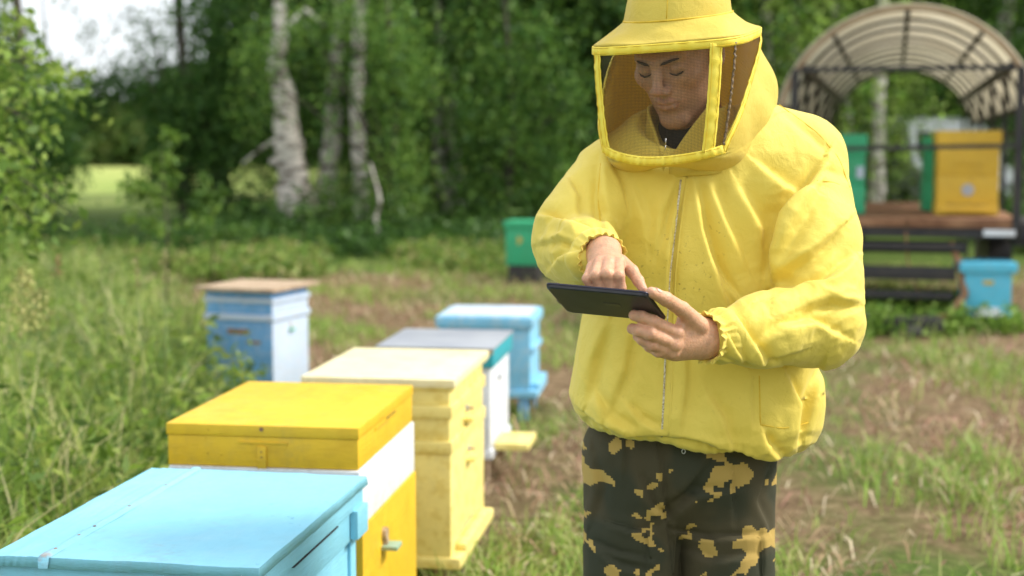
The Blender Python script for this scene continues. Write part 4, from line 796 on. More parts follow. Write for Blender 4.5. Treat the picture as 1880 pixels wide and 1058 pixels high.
# ---------------- head
HEAD_C = np.array((.326, 2.845, 1.634), dtype=np.float32)
HY, HP_, HR = R(30), R(31), R(2)
Rm = (Matrix.Rotation(math.pi-HY, 3, 'Z') @ Matrix.Rotation(-HP_, 3, 'X') @ Matrix.Rotation(HR, 3, 'Y'))
RH = np.array(Rm, dtype=np.float32)            # local: y forward, z up
def head_local(p): return ((p-HEAD_C)@RH)/1.06
def head_world(q): return (np.asarray(q, dtype=np.float32)*1.06)@RH.T+HEAD_C
def head_sdf(p):
    q = head_local(p); x = np.abs(q[:, 0]); s = np.stack([x, q[:, 1], q[:, 2]], 1)
    d = ellip(s, (0, -.018, .036), (.076, .096, .083))
    d = smin(d, ellip(s, (0, .032, -.022), (.060, .058, .082)), .03)
    d = smin(d, rcone(s, (.050, -.005, -.050), (.012, .070, -.098), .021, .016), .028)
    d = smin(d, ellip(s, (0, .078, -.096), (.021, .016, .017)), .018)
    d = smin(d, ellip(s, (.041, .060, -.012), (.022, .020, .019)), .018)
    d = smin(d, rcone(s, (.004, .090, .029), (.042, .071, .030), .0095, .008), .012)
    d = smin(d, ellip(s, (0, .071, -.052), (.027, .025, .026)), .018)
    d = smax(d, -ellip(s, (.031, .098, .012), (.019, .0205, .0135)), .011)
    d = smin(d, ellip(s, (.0315, .0715, .010), (.0155, .0145, .0125)), .004)
    d = smin(d, chain(s, [(0, .088, .026), (0, .097, .006), (0, .112, -.018)], [.0085, .008, .0105], .01), .009)
    d = smin(d, ellip(s, (.0115, .101, -.024), (.0085, .011, .0075)), .006)
    d = smax(d, -ellip(s, (.0065, .106, -.032), (.0035, .005, .004)), .003)
    d = smin(d, chain(s, [(0, .0965, -.0505), (.010, .0945, -.0485), (.024, .083, -.0535)], [.0042, .0048, .0018], .003), .005)
    d = smin(d, chain(s, [(0, .0945, -.0615), (.012, .0915, -.0605), (.023, .083, -.0555)], [.0062, .0056, .002], .003), .005)
    d = smax(d, -chain(s, [(0, .1005, -.0562), (.012, .0975, -.0550), (.025, .0875, -.0550)], [.0014, .0014, .0010], .001), .002)
    d = smax(d, -ellip(s, (0, .102, -.0395), (.0022, .006, .007)), .006)
    ear = smax(ellip(s, (.079, -.008, -.004), (.010, .019, .031)), -ellip(s, (.088, -.004, .0), (.008, .011, .020)), .004)
    d = smin(d, ear, .005)
    return d
NECK_T = head_world([[0, -.035, -.045]])[0]; NECK_B = np.array((.372, 2.918, 1.44), dtype=np.float32)
def head_neck(p): return smin(head_sdf(p), rcone(p, NECK_T, NECK_B, .056, .066), .03)
bodies = []
v, f_, n_ = surface(head_neck, HEAD_C-np.array((.15, .16, .26)), HEAD_C+np.array((.20, .20, .14)), .0032)
SK = np.array((.60, .34, .215))
q = head_local(v); col = np.tile(SK, (len(v), 1))
def blend(mask, c):
    global col
    m = np.clip(mask, 0, 1)[:, None]; col = col*(1-m)+np.array(c)*m
s = np.stack([np.abs(q[:, 0]), q[:, 1], q[:, 2]], 1)
lip = np.minimum(chain(s, [(0, .0965, -.0505), (.010, .0945, -.0485), (.023, .083, -.0540)], [.004, .004, .002]), chain(s, [(0, .0945, -.0610), (.012, .0915, -.0600), (.022, .083, -.0555)], [.0050, .0048, .002]))
blend(.7*(1-np.abs(lip)/.003), (.50, .22, .155))
blend(.45*np.exp(-(((s-np.array((.043, .06, -.018)))**2).sum(1))/.0004), (.60, .25, .15))
blend(.5*np.exp(-(((s-np.array((0, .118, -.018)))**2).sum(1))/.00014), (.60, .26, .17))
blend(.35*np.clip((-.045-q[:, 2])/.03, 0, 1)*(q[:, 1] > -.02), (.36, .21, .13))        # shaved beard
blend(np.clip((q[:, 2]-.075)/.01, 0, 1)+np.clip((-.01-q[:, 1])/.01, 0, 1)*(q[:, 2] > -.005)*(s[:, 0] < .0775)*(q[:, 2] > -.03), (.05, .03, .018))   # short hair
bodies.append((v, f_, col))

# ---------------- hands: every chain ends inside the palm
def mkhand(palm, fingers, wrist, lo, hi, res=.0021, knuckles=()):
    def f(p):
        d = None
        for a, b, r1, r2 in palm:
            e = rcone(p, a, b, r1, r2); d = e if d is None else smin(d, e, .014)
        for k in knuckles: d = smin(d, ellip(p, k[0], (k[1],)*3), .008)
        for pts, rad in fingers: d = smin(d, chain(p, pts, rad, .0045), .0038)
        return smin(d, rcone(p, wrist[0], wrist[1], wrist[2], wrist[3]), .022)
    v, fc, nn = surface(f, lo, hi, res)
    return v, fc
# his left hand (right in the picture): back of the hand to the camera, tablet corner between thumb and fingers
TABY = 2.44
def H(l): return [PN(*t) for t in l]
li, lm, lr, lp = H([(1241, 611, 2.505), (1200, 591, 2.472), (1178, 582, 2.474), (1164, 579, 2.482)]), H([(1238, 632, 2.505), (1194, 613, 2.467), (1173, 607, 2.474), (1161, 604, 2.487)]), H([(1234, 646, 2.512), (1198, 633, 2.482), (1180, 624, 2.488), (1171, 618, 2.500)]), H([(1236, 653, 2.525), (1208, 646, 2.498), (1192, 637, 2.504), (1184, 631, 2.514)])
lt = H([(1284, 598, 2.53), (1252, 568, 2.492), (1222, 549, 2.452), (1196, 537, 2.424)])
palmL = [(PN(1300, 618, 2.565), PN(1243, 611, 2.512), .026, .0135), (PN(1300, 624, 2.565), PN(1241, 631, 2.512), .026, .0135),
         (PN(1302, 630, 2.57), PN(1238, 645, 2.520), .025, .0125), (PN(1298, 632, 2.575), PN(1240, 651, 2.536), .023, .012),
         (PN(1298, 612, 2.57), PN(1258, 588, 2.515), .022, .015)]
lw = (PN(1350, 612, 2.63), PN(1292, 620, 2.565), .026, .0275)
vL, fL = mkhand(palmL, [(li, [.0122, .0113, .0108, .0098]), (lm, [.0122, .0114, .0108, .0098]), (lr, [.0114, .0106, .0100, .0092]), (lp, [.0100, .0093, .0088, .0082]),
    (lt, [.0172, .0136, .0122, .0096])], lw, (.185, 2.37, 1.01), (.42, 2.66, 1.22), knuckles=[(PN(1242, 611, 2.501), .0135), (PN(1238, 632, 2.500), .0135), (PN(1234, 647, 2.509), .012)])
# his right hand (left in the picture): reaching over the top edge, fingers down on the glass
ri = H([(1135, 484, 2.520), (1136, 506, 2.482), (1140, 528, 2.488), (1143, 543, 2.495)])
rm_ = H([(1117, 481, 2.520), (1115, 503, 2.480), (1120, 527, 2.488), (1124, 543, 2.496)])
rr = H([(1100, 484, 2.524), (1094, 506, 2.486), (1101, 527, 2.492), (1107, 541, 2.498)])
rp = H([(1087, 491, 2.532), (1078, 512, 2.499), (1086, 530, 2.502), (1092, 540, 2.505)])
rt = H([(1140, 482, 2.555), (1160, 498, 2.530), (1172, 516, 2.510), (1181, 532, 2.497)])
palmR = [(PN(1116, 462, 2.585), PN(1134, 486, 2.530), .021, .0125), (PN(1112, 460, 2.585), PN(1117, 483, 2.528), .022, .0125),
         (PN(1106, 462, 2.588), PN(1101, 486, 2.532), .021, .012), (PN(1100, 465, 2.590), PN(1089, 493, 2.540), .018, .011)]
rw = (PN(1084, 462, 2.68), PN(1106, 465, 2.59), .025, .026)
vR, fR = mkhand(palmR, [(ri, [.0112, .0102, .0088, .0078]), (rm_, [.0112, .0103, .0089, .0078]), (rr, [.0108, .0098, .0084, .0074]), (rp, [.0096, .0088, .0078, .0068]),
    (rt, [.0145, .0115, .0098, .0078])], rw, (.09, 2.44, 1.14), (.27, 2.72, 1.33), knuckles=[(PN(1134, 486, 2.521), .0125), (PN(1117, 483, 2.519), .0127), (PN(1101, 486, 2.523), .0118), (PN(1088, 493, 2.533), .0105)])
def handcol(v, kn, tips):
    c = np.tile(SK*np.array((1.06, 1.02, .98)), (len(v), 1))
    for k in kn:
        w = np.exp(-((v-k)**2).sum(1)/.00012)[:, None]*.5; c = c*(1-w)+np.array((.58, .25, .16))*w
    for k in tips:
        w = np.exp(-((v-k)**2).sum(1)/.00012)[:, None]*.55; c = c*(1-w)+np.array((.62, .30, .21))*w
    return c
bodies.append((vL, fL, handcol(vL, [li[0], lm[0], lr[0], li[1], lm[1], lr[1]], [li[3], lm[3], lr[3], lt[3]])))
bodies.append((vR, fR, handcol(vR, [ri[0], rm_[0], rr[0], rp[0]], [rt[3]])))

# ---------------- key joints of the clothed body
shR, elR, cuR = PN(1128, 335, 2.90), PN(1052, 452, 2.80), PN(1104, 486, 2.565)      # his right arm, left in the picture
shL, elL, cuL = PN(1462, 300, 2.93), PN(1500, 590, 2.74), PN(1318, 619, 2.585)      # his left arm
# rest of the body under the clothes, same object
def inner(p):
    d = rcone(p, (.40, 2.95, 1.38), (.40, 2.94, 1.05), .105, .10)
    d = smin(d, rcone(p, NECK_B-np.array((0, 0, .03)), NECK_B+np.array((0, 0, .02)), .055, .055), .04)
    for a, e, w in ((shR, elR, rw[0]), (shL, elL, lw[0])):
        d = smin(d, rcone(p, a, e, .045, .038), .04); d = smin(d, rcone(p, e, w, .037, .026), .02)
    for s_ in (-1, 1):
        d = smin(d, rcone(p, (.352+.085*s_, 2.95, .92), (.352+.10*s_, 2.93, .5), .072, .05), .05)
        d = smin(d, rcone(p, (.352+.10*s_, 2.93, .5), (.36+.118*s_, 2.98, .09), .045, .036), .02)
    return smin(d, rcone(p, (.30, 2.95, .97), (.42, 2.95, .97), .09, .09), .05)
v, f_, n_ = surface(inner, (.02, 2.5, .03), (.75, 3.15, 1.55), .012)
bodies.append((v, f_, np.tile(SK, (len(v), 1))))
off = 0; V = []; F = []; C_ = []
for v, f_, c in bodies: V.append(v); F.append(f_+off); C_.append(c); off += len(v)
V = np.concatenate(V); F = np.concatenate(F); C_ = np.concatenate(C_)
body = mk('body', V, F, M_skin, person, smooth=True)
ca = body.data.color_attributes.new('tone', 'FLOAT_COLOR', 'POINT')
ca.data.foreach_set('color', np.concatenate([C_, np.ones((len(C_), 1))], 1).astype(np.float32).ravel())
# brows, lashes, thumb nail
M_hair = mat('dark_hair', (.03, .018, .010), (.06, .035, .02), scale=300, rough=.8)
for sx in (-1, 1):
    b = MB(); b.tube([Vector(head_world([[sx*x, y, z]])[0]) for x, y, z in ((.010, .0960, .0255), (.020, .0950, .0290), (.034, .0885, .0310), (.047, .072, .0275))], [.0018, .0038, .0036, .0010], 8, flat=.7)
    b.build('eyebrow', M_hair, person, smooth=True)
    b = MB(); b.tube([Vector(head_world([[sx*x, y, z]])[0]) for x, y, z in ((.017, .0825, .0035), (.024, .0855, .0005), (.032, .0865, -.0005), (.040, .0825, .0010), (.046, .0755, .004))], [.0008, .0016, .0019, .0017, .0009], 6)
    b.build('eyelash', M_hair, person, smooth=True)
M_nail = mat('nail', (.72, .50, .42), rough=.25)
t0, t1 = lt[3], lt[2]; dv = Vector(t0-t1).normalized()
ctr = Vector(t0)*.72+Vector(t1)*.28; up = Vector((-.05, -.55, .8)); up = (up-dv*up.dot(dv)).normalized(); sd_ = dv.cross(up)
vv = []; ff = []
for i in range(7):
    for j in range(7):
        a = (i/6-.5)*2; c = (j/6-.5)*2
        rr_ = .0105; vv.append(ctr+dv*(a*.0066)+sd_*math.sin(c*.72)*rr_*.95*(1-.10*a*a)+up*(math.cos(c*.72)*rr_+.0007))
for i in range(6):
    for j in range(6): ff.append((i*7+j, i*7+j+1, i*7+j+8, i*7+j+7))
nl = mk('thumbnail', vv, ff, M_nail, person, smooth=True)
md = nl.modifiers.new('s', 'SOLIDIFY'); md.thickness = .0008

# ---------------- jacket: torso sections (height, left px, right px at Y 2.9), depth
sec = np.array([(1.57, .30, .46, .075), (1.50, .235, .565, .105), (1.44, .19, .61, .135), (1.38, .178, .625, .150), (1.25, .165, .60, .158), (1.12, .150, .605, .163), (1.03, .137, .632, .172),
                (.97, .127, .640, .178), (.935, .122, .638, .180), (.905, .130, .628, .174), (.880, .152, .600, .158), (.80, .165, .575, .142)])[::-1]
def torso(p):
    # the hem hangs lower on the picture's right
    z = p[:, 2]+np.clip((p[:, 0]-.17)*.125, 0, .1)*np.clip((1.05-p[:, 2])/.15, 0, 1)+.004*np.sin(p[:, 0]*38)*(p[:, 2] < .95)
    l = np.interp(z, sec[:, 0], sec[:, 1]); r = np.interp(z, sec[:, 0], sec[:, 2]); b = np.interp(z, sec[:, 0], sec[:, 3])
    cx = (l+r)/2; a = (r-l)/2; yc = 2.925+.06*np.clip((1.57-z), 0, .7)*0
    x = (p[:, 0]-cx)/a; y = (p[:, 1]-yc)/b
    q = (np.abs(x)**2.35+np.abs(y)**2.35)**(1/2.35)
    d = (q-1)*np.minimum(a, b)*.93
    return smax(smax(d, .878-z, .010), z-1.53, .03)
def jacket(p):
    d = torso(p)
    d = smin(d, rcone(p, shR+np.array((.03, 0, .0)), shL-np.array((.03, 0, 0)), .082, .092), .06)
    d = smin(d, rcone(p, shL+np.array((-.07, -.01, .045)), shL+np.array((.005, 0, .0)), .062, .09), .04)
    d = smin(d, rcone(p, shR, elR+np.array((0, .01, .03)), .088, .076), .022)
    mid = (shL+elL)/2+np.array((.005, -.01, .0))
    d = smin(d, rcone(p, shL, mid, .094, .093), .022); d = smin(d, rcone(p, mid, elL, .093, .088), .02)
    # forearms
    fl = smin(rcone(p, elL, elL*.45+cuL*.55+np.array((0, 0, -.004)), .088, .066), rcone(p, elL*.45+cuL*.55, cuL+np.array((.01, 0, 0)), .068, .044), .02)
    fr = smin(rcone(p, elR, elR*.5+cuR*.5, .080, .062), rcone(p, elR*.5+cuR*.5, cuR+np.array((-.018, .05, .004)), .062, .042), .02)
    d = smin(d, fl, .016); d = smin(d, fr, .016)
    return smax(d, -ellip(p, (.345, 2.835, 1.545), (.115, .115, .105)), .012)
v, f_, nn = surface(jacket, (.0, 2.42, .78), (.74, 3.14, 1.62), .0040)
# folds: picture-plane polyline, width px, height m, kind ('s' one-sided step, 'v' groove, 'r' ridge); the bulges live on the camera side of the cloth
folds = [
 ([(1258, 318), (1243, 400), (1232, 470), (1228, 560), (1222, 680)], 11, .0065, 's'),
 ([(1246, 318), (1222, 390), (1205, 470)], 16, .006, 's'),
 ([(1275, 318), (1292, 420), (1322, 520), (1352, 590)], 16, .0085, 's'),
 ([(1300, 322), (1330, 400), (1375, 500)], 22, .005, 's'),
 ([(1306, 470), (1330, 515), (1362, 556)], 11, .006, 's'),
 ([(1103, 300), (1100, 360), (1108, 430), (1125, 455)], 13, -.008, 's'),
 ([(1112, 280), (1140, 340), (1150, 400)], 20, .004, 's'),
 ([(1512, 292), (1478, 350), (1440, 400), (1424, 470), (1420, 520)], 20, -.015, 's'),
 ([(1500, 350), (1462, 420), (1436, 500)], 18, .008, 's'),
 ([(1540, 420), (1490, 470), (1432, 512), (1395, 548)], 18, .009, 's'),
 ([(1570, 470), (1510, 520), (1440, 540), (1400, 556)], 16, -.009, 's'),
 ([(1578, 560), (1520, 556), (1462, 572)], 14, .007, 's'),
 ([(1552, 620), (1490, 590), (1430, 600), (1390, 632)], 14, -.007, 's'),
 ([(1340, 572), (1362, 600), (1400, 655), (1430, 670)], 12, .006, 's'),
 ([(1325, 590), (1350, 640), (1370, 668)], 9, .004, 's'),
 ([(1470, 640), (1400, 662), (1330, 655)], 12, .005, 's'),
 ([(1560, 330), (1520, 316), (1480, 330)], 8, .003, 'v'),
 ([(1040, 320), (1062, 360), (1060, 420)], 16, .006, 's'),
 ([(985, 392), (1030, 408), (1080, 420), (1100, 430)], 10, .009, 's'),
 ([(990, 450), (1030, 440), (1070, 452)], 10, -.008, 's'),
 ([(1004, 500), (1030, 470), (1062, 462)], 10, .006, 's'),
 ([(1015, 420), (1060, 445), (1110, 448)], 9, .005, 'v'),
 ([(1120, 590), (1095, 660), (1080, 740)], 16, .006, 's'),
 ([(1160, 600), (1150, 680), (1120, 760)], 14, .004, 's'),
 ([(1052, 738), (1090, 765), (1140, 790), (1215, 800)], 11, -.009, 's'),
 ([(1090, 712), (1120, 760), (1180, 795)], 12, .005, 's'),
 ([(1150, 740), (1180, 770), (1215, 790)], 9, .005, 's'),
 ([(1235, 800), (1300, 812), (1400, 836), (1460, 838)], 9, -.007, 's'),
 ([(1445, 690), (1470, 740), (1462, 820)], 14, .007, 's'),
 ([(1510, 665), (1494, 720), (1478, 800)], 12, -.007, 's'),
 ([(1300, 720), (1330, 770), (1345, 826)], 14, .004, 's'),
 ([(1400, 790), (1410, 815), (1440, 840)], 12, .006, 's'),
 ([(1260, 600), (1262, 700), (1250, 800)], 14, .0035, 's'),
 ([(1380, 690), (1380, 790)], 10, .002, 's'),
 ([(1430, 200), (1480, 238), (1530, 285)], 8, .003, 'v'),
 ([(1350, 330), (1400, 420), (1410, 500)], 26, .006, 's'),
 ([(1390, 300), (1440, 340), (1470, 350)], 20, .006, 's'),
 ([(1160, 330), (1190, 400), (1190, 450)], 24, .004, 's'),
]
px, py = project(v)
h = np.zeros(len(v), dtype=np.float32)
for pts, w, amp, kind in folds:
    pts = [(float(a), float(b)) for a, b in pts]
    sdx, ad, t = polydist(px, py, pts)
    if amp < 0: sdx = -sdx
    env = np.sin(np.clip(t, 0.02, .98)*math.pi)**.6
    q_ = sdx/(w*1.0)
    if kind == 's': g = np.where(q_ > 0, (1-np.exp(-q_/.22))*np.exp(-q_/1.9)*1.15, -.75*(-q_/.42)*np.exp(1+np.minimum(q_, 0)/.42))
    elif kind == 'v': g = -np.exp(-q_*q_)
    else: g = np.exp(-q_*q_)
    h += np.sign(amp)*0+2.1*abs(amp)*g*env
face = np.clip(-nn[:, 1]*1.6+.15, 0, 1)
sm = np.array([noise.fractal(Vector((p[0]*9, p[1]*9, p[2]*6)), 1.0, 2.0, 3) for p in v.tolist()], dtype=np.float32)
rid = np.array([1-abs(noise.noise(Vector((p[0]*16+p[2]*5, p[1]*14, p[2]*8-p[0]*4))))*2 for p in v.tolist()], dtype=np.float32)
def near(px0, py0, rx, ry): return np.exp(-((px-px0)/rx)**2-((py-py0)/ry)**2)
wr = np.clip(near(1540, 560, 70, 90)+near(1430, 560, 60, 60)+near(1030, 440, 60, 60)+near(1450, 380, 50, 80)*.8+near(1110, 780, 90, 30)*.8+near(1430, 815, 90, 40)*.8+near(1240, 350, 60, 60)*.5, 0, 1)
fine = np.array([1-abs(noise.noise(Vector((p[0]*20+p[2]*22+4, p[1]*16, p[2]*34-p[0]*26))))*2.4 for p in v.tolist()], dtype=np.float32)
v = v+nn*(h*face+sm*.0045+rid*.0022+fine*wr*.0030)[:, None]
# gathers along the hem
hz = v[:, 2]+np.clip((v[:, 0]-.17)*.125, 0, .1)
ang = np.arctan2(v[:, 1]-2.925, v[:, 0]-.38)
ga = np.exp(-((hz-.885)/.02)**2)
v = v+nn*(ga*.0012*np.sin(ang*46+3*np.sin(ang*5)))[:, None]
jk = mk('jacket', v, f_, M_jacket, person, smooth=True)
bvh = BVHTree.FromPolygons([Vector(a) for a in v.tolist()], f_.tolist())
def hit(px, py, lift=.001):
    o = Vector((0, 0, EYE)); d = (P(px, py, 3)-o).normalized()
    r_ = bvh.ray_cast(o, d)
    if r_[0] is None: return P(px, py, 2.76)
    return r_[0]-d*lift
def onpath(pts, step=8, lift=.001):
    out = []
    for a, b in zip(pts[:-1], pts[1:]):
        n = max(1, int(math.dist(a, b)/step))
        for i in range(n): out.append(hit(a[0]+(b[0]-a[0])*i/n, a[1]+(b[1]-a[1])*i/n, lift))
    out.append(hit(*pts[-1], lift)); return out
def strip(name, pts, w, matl, lift=.0015, par=person, flat=.25, step=8):
    b = MB(); p = onpath(pts, step, lift)
    # light smoothing along the path
    for _ in range(2): p = [p[0]]+[(p[i-1]+p[i]*2+p[i+1])/4 for i in range(1, len(p)-1)]+[p[-1]]
    b.tube(p, w/2, 8, flat=flat, up=(0, -1, 0) if abs(p[0].z-p[-1].z) > .05 else (0, -1, 0)); return b.build(name, matl, par, smooth=True)
zipper = strip('zipper', [(1250, 330), (1240, 420), (1230, 500), (1222, 640), (1219, 720), (1215, 803)], .0038, M_zip, .0008)
strip('placket_edge', [(1262, 325), (1250, 420), (1241, 500), (1236, 640), (1233, 720), (1228, 800)], .0045, M_jacket, .0006)
for pts in ([(1394, 690), (1396, 780)], [(1396, 780), (1440, 788), (1484, 776)], [(1500, 332), (1530, 334), (1562, 350)], [(1430, 192), (1500, 243), (1540, 290), (1560, 345)], [(1103, 300), (1098, 360), (1104, 430)]):
    strip('seam', pts, .0022, M_thread, .0004)
M_pull = mat('metal_pull', (.6, .6, .6), rough=.3, metallic=.9)

# ---------------- gathered cuffs
def cuff(c, ax, r, seed, ln=.03):
    ax = Vector(ax).normalized(); x = ax.cross(Vector((0, .3, 1))).normalized(); y = ax.cross(x); rnd = random.Random(seed)
    ph = [rnd.uniform(0, 6.28) for _ in range(6)]
    prof = [(-.036, 1.0, .01), (-.026, 1.02, .03), (-.018, .98, .05), (-.010, .86, .075), (-.003, .80, .085), (.003, .83, .10), (.010, .90, .13), (.016, .92, .15), (.013, .84, .12), (.004, .72, .06), (-.02, .68, .03)]
    n = 132; v = []; f = []
    for i, (t, k, wv) in enumerate(prof):
        for j in range(n):
            a = 2*math.pi*j/n
            w = math.sin(a*17+ph[0]+1.3*math.sin(a*3+ph[1]))*.6+math.sin(a*26+ph[2]+i*.25)*.4
            rr_ = r*k*(1+wv*w*.62); tt = t+.0022*math.sin(a*9+ph[3])*(i > 3)
            v.append(Vector(c)+ax*tt+x*rr_*math.cos(a)+y*rr_*math.sin(a))
    m = len(prof)
    f = [(i*n+j, i*n+(j+1)%n, (i+1)*n+(j+1)%n, (i+1)*n+j) for i in range(m-1) for j in range(n)]
    o = mk('cuff', v, f, M_jacket, person, smooth=True); s_ = o.modifiers.new('s', 'SUBSURF'); s_.levels = 1; s_.render_levels = 1
    return o
cuff(PN(1303, 620, 2.565), Vector(PN(1290, 622, 2.555)-elL*.4-cuL*.6), .052, 3)
cuff(PN(1103, 473, 2.592), Vector(PN(1112, 484, 2.52)-PN(1076, 464, 2.66)), .051, 5)

# ---------------- hat, veil and hood
HC = Vector((.327, 2.84)); VY = R(20); fv = Vector((-math.sin(VY), -math.cos(VY))); rv = Vector((math.cos(VY), -math.sin(VY)))
def section(al, half_r, half_f, n=4.2):
    c, s_ = math.cos(al), math.sin(al)
    k = (abs(c)**n+abs(s_)**n)**(-1/n); return (s_*k*half_r, c*k*half_f)      # (right, forward)
def tilt(r, f, z):      # head bowed: front sinks, and slight lean
    return Vector((HC.x+rv.x*r+fv.x*f, HC.y+rv.y*r+fv.y*f, z-.16*f+.045*r))
ZT, ZB = 1.663, 1.452
ALC = R(46); ALB = R(134)
def halves(v): return (.150-.006*v-.016*v*v, .148-.004*v-.006*v*v)
def al_edge(v): return ALC+R(3)+(ALB-ALC)*(max(0, 1-v))**1.5
def pane_pt(al, v):
    a, b = halves(v); r, f = section(al, a, b)
    z = ZT+(ZB-ZT)*v - (.012*math.sin(math.pi*min(1, max(0, (al+ALC)/(2*ALC))))*v if abs(al) < ALC else 0)
    z += .014*v*min(1, max(0, (-al-ALC*.2)/(ALC*.9)))**2
    return tilt(r, f, z)
nu, nv = 90, 46; vv = []; ff = []; uvs = []
for j in range(nv+1):
    t = j/nv; e = al_edge(t); acc = 0; pp = None
    for i in range(nu+1):
        al = -e+2*e*i/nu; vv.append(pane_pt(al, t)); uvs.append((al, t))
ff = [(j*(nu+1)+i, j*(nu+1)+i+1, (j+1)*(nu+1)+i+1, (j+1)*(nu+1)+i) for j in range(nv) for i in range(nu)]
def net_mat():
    m = bpy.data.materials.new('black_net'); m.use_nodes = True; nt = m.node_tree; L = nt.links.new; nt.nodes.clear()
    out = nt.nodes.new('ShaderNodeOutputMaterial'); mixs = nt.nodes.new('ShaderNodeMixShader'); tr = nt.nodes.new('ShaderNodeBsdfTransparent')
    b = nt.nodes.new('ShaderNodeBsdfPrincipled'); b.inputs['Base Color'].default_value = (.05, .035, .02, 1); b.inputs['Roughness'].default_value = .5
    uv = nt.nodes.new('ShaderNodeUVMap'); uv.uv_map = 'net'; sp = nt.nodes.new('ShaderNodeSeparateXYZ'); L(uv.outputs[0], sp.inputs[0])
    res = []
    for ax in ('X', 'Y'):
        a = nt.nodes.new('ShaderNodeMath'); a.operation = 'FRACT'; L(sp.outputs[ax], a.inputs[0])
        c = nt.nodes.new('ShaderNodeMath'); c.operation = 'LESS_THAN'; c.inputs[1].default_value = .16; L(a.outputs[0], c.inputs[0]); res.append(c)
    mxn = nt.nodes.new('ShaderNodeMath'); mxn.operation = 'MAXIMUM'; L(res[0].outputs[0], mxn.inputs[0]); L(res[1].outputs[0], mxn.inputs[1])
    L(mxn.outputs[0], mixs.inputs[0]); L(tr.outputs[0], mixs.inputs[1]); L(b.outputs[0], mixs.inputs[2]); L(mixs.outputs[0], out.inputs[0]); return m
veil = mk('veil_net', vv, ff, net_mat(), person, smooth=True)
uvl = veil.data.uv_layers.new(name='net')
PITCH_N = .0027
# arc length along the net in metres, divided by the thread spacing
arc = [[0]*(nu+1) for _ in range(nv+1)]
for j in range(nv+1):
    for i in range(1, nu+1): arc[j][i] = arc[j][i-1]+(vv[j*(nu+1)+i]-vv[j*(nu+1)+i-1]).length
    mid = arc[j][nu//2]
    for i in range(nu+1): arc[j][i] -= mid
for l in veil.data.loops:
    j, i = divmod(l.vertex_index, nu+1); uvl.data[l.index].uv = (arc[j][i]/PITCH_N, (j/nv)*.215/PITCH_N)
def tape(name, pts, w, th=.004, par=person, nrm=None, rip=.0006, m=None, lift=.0016):
    """flat sewn tape along a path, lying on the shell (normal points away from the head axis)"""
    v = []; n = len(pts); rnd = random.Random(len(name)*n)
    for i, p in enumerate(pts):
        d = (pts[min(i+1, n-1)]-pts[max(0, i-1)]).normalized()
        p = p+Vector((p.x-HC.x, p.y-HC.y, 0)).normalized()*lift
        o = Vector((p.x-HC.x, p.y-HC.y, 0)).normalized() if nrm is None else nrm
        s_ = d.cross(o).normalized(); o = s_.cross(d)
        wj = math.sin(i*1.7)*rip+rnd.uniform(-rip, rip)
        for a, b in ((-1, -.4), (-.9, .8), (0, 1.0), (.9, .8), (1, -.4), (0, -.6)):
            v.append(p+s_*a*w/2+o*(b*th/2+wj))
    f = [(i*6+k, i*6+(k+1)%6, (i+1)*6+(k+1)%6, (i+1)*6+k) for i in range(n-1) for k in range(6)]
    f += [tuple(range(5, -1, -1)), tuple((n-1)*6+k for k in range(6))]
    return mk(name, v, f, m or M_tape, par, smooth=True)
_tape = tape
def tape(name, pts, w, th=.004, **kw):
    _tape(name, pts, w, th, **kw)
    if w > .009:
        for s_ in (-1, 1):
            q = []
            for i, p in enumerate(pts):
                d = (pts[min(i+1, len(pts)-1)]-pts[max(0, i-1)]).normalized(); o = Vector((p.x-HC.x, p.y-HC.y, 0)).normalized(); q.append(p+d.cross(o).normalized()*s_*w*.33+o*(th*.5+.0018))
            b = MB(); b.tube(q, .00055, 5); b.build('stitching', M_thread, person, smooth=True)
def seq(fn, a, b, n): return [fn(a+(b-a)*i/n) for i in range(n+1)]
tape('veil_binding', seq(lambda a: pane_pt(a, .02), -ALB, ALB, 90), .017)
tape('veil_binding', seq(lambda a: pane_pt(a, .975), -al_edge(.96), al_edge(.96), 70), .018, .006, rip=.0012)
tape('veil_binding', seq(lambda t: pane_pt(al_edge(t), t), 0, .99, 40), .012, .006)
tape('veil_binding', seq(lambda t: pane_pt(-al_edge(t), t), 0, .99, 40), .010, .006)
tape('veil_strip', seq(lambda t: pane_pt(R(37), t), .02, .97, 30), .026, .003)
tape('veil_strip', seq(lambda t: pane_pt(-R(45), t), .02, .97, 30), .024, .003)
tape('veil_zipper', seq(lambda t: pane_pt(R(50)-R(2)*t, t), .03, .93, 60), .005, .003, rip=.0012, m=mat('dark_zip', (.05, .03, .02), (.3, .2, .1), scale=400, rough=.5))
# brim: a fold of cloth from the crown seam out to the binding
CRC = (.0, -.002)                       # crown axis on the brim plane
def ring(kind, t, al):
    if kind == 'brim':
        a, b = halves(0); r1, f1 = section(al, a+.002, b+.002); r0, f0 = section(al, .104, .114, 2.0)
        k = t; r = r0+(r1-r0)*k; f = f0+(f1-f0)*k
        nz_ = noise.noise(Vector((math.sin(al)*2.2, math.cos(al)*2.2, k*1.5)))
        z = ZT+.040*(1-k)**1.3+.005+.012*nz_*math.sin(math.pi*k)
        return tilt(r, f, z)
nb = 96; vv = []
for i in range(9):
    for j in range(nb): vv.append(ring('brim', i/8, 2*math.pi*j/nb))
for i in range(1, 5):      # under side returning inwards
    for j in range(nb):
        p = ring('brim', 1-i*.22, 2*math.pi*j/nb); vv.append(p-Vector((0, 0, .012)))
ff = [(i*nb+j, i*nb+(j+1)%nb, (i+1)*nb+(j+1)%nb, (i+1)*nb+j) for i in range(12) for j in range(nb)]
brim = mk('hat_brim', vv, ff, M_hood, person, smooth=True)
vv = []
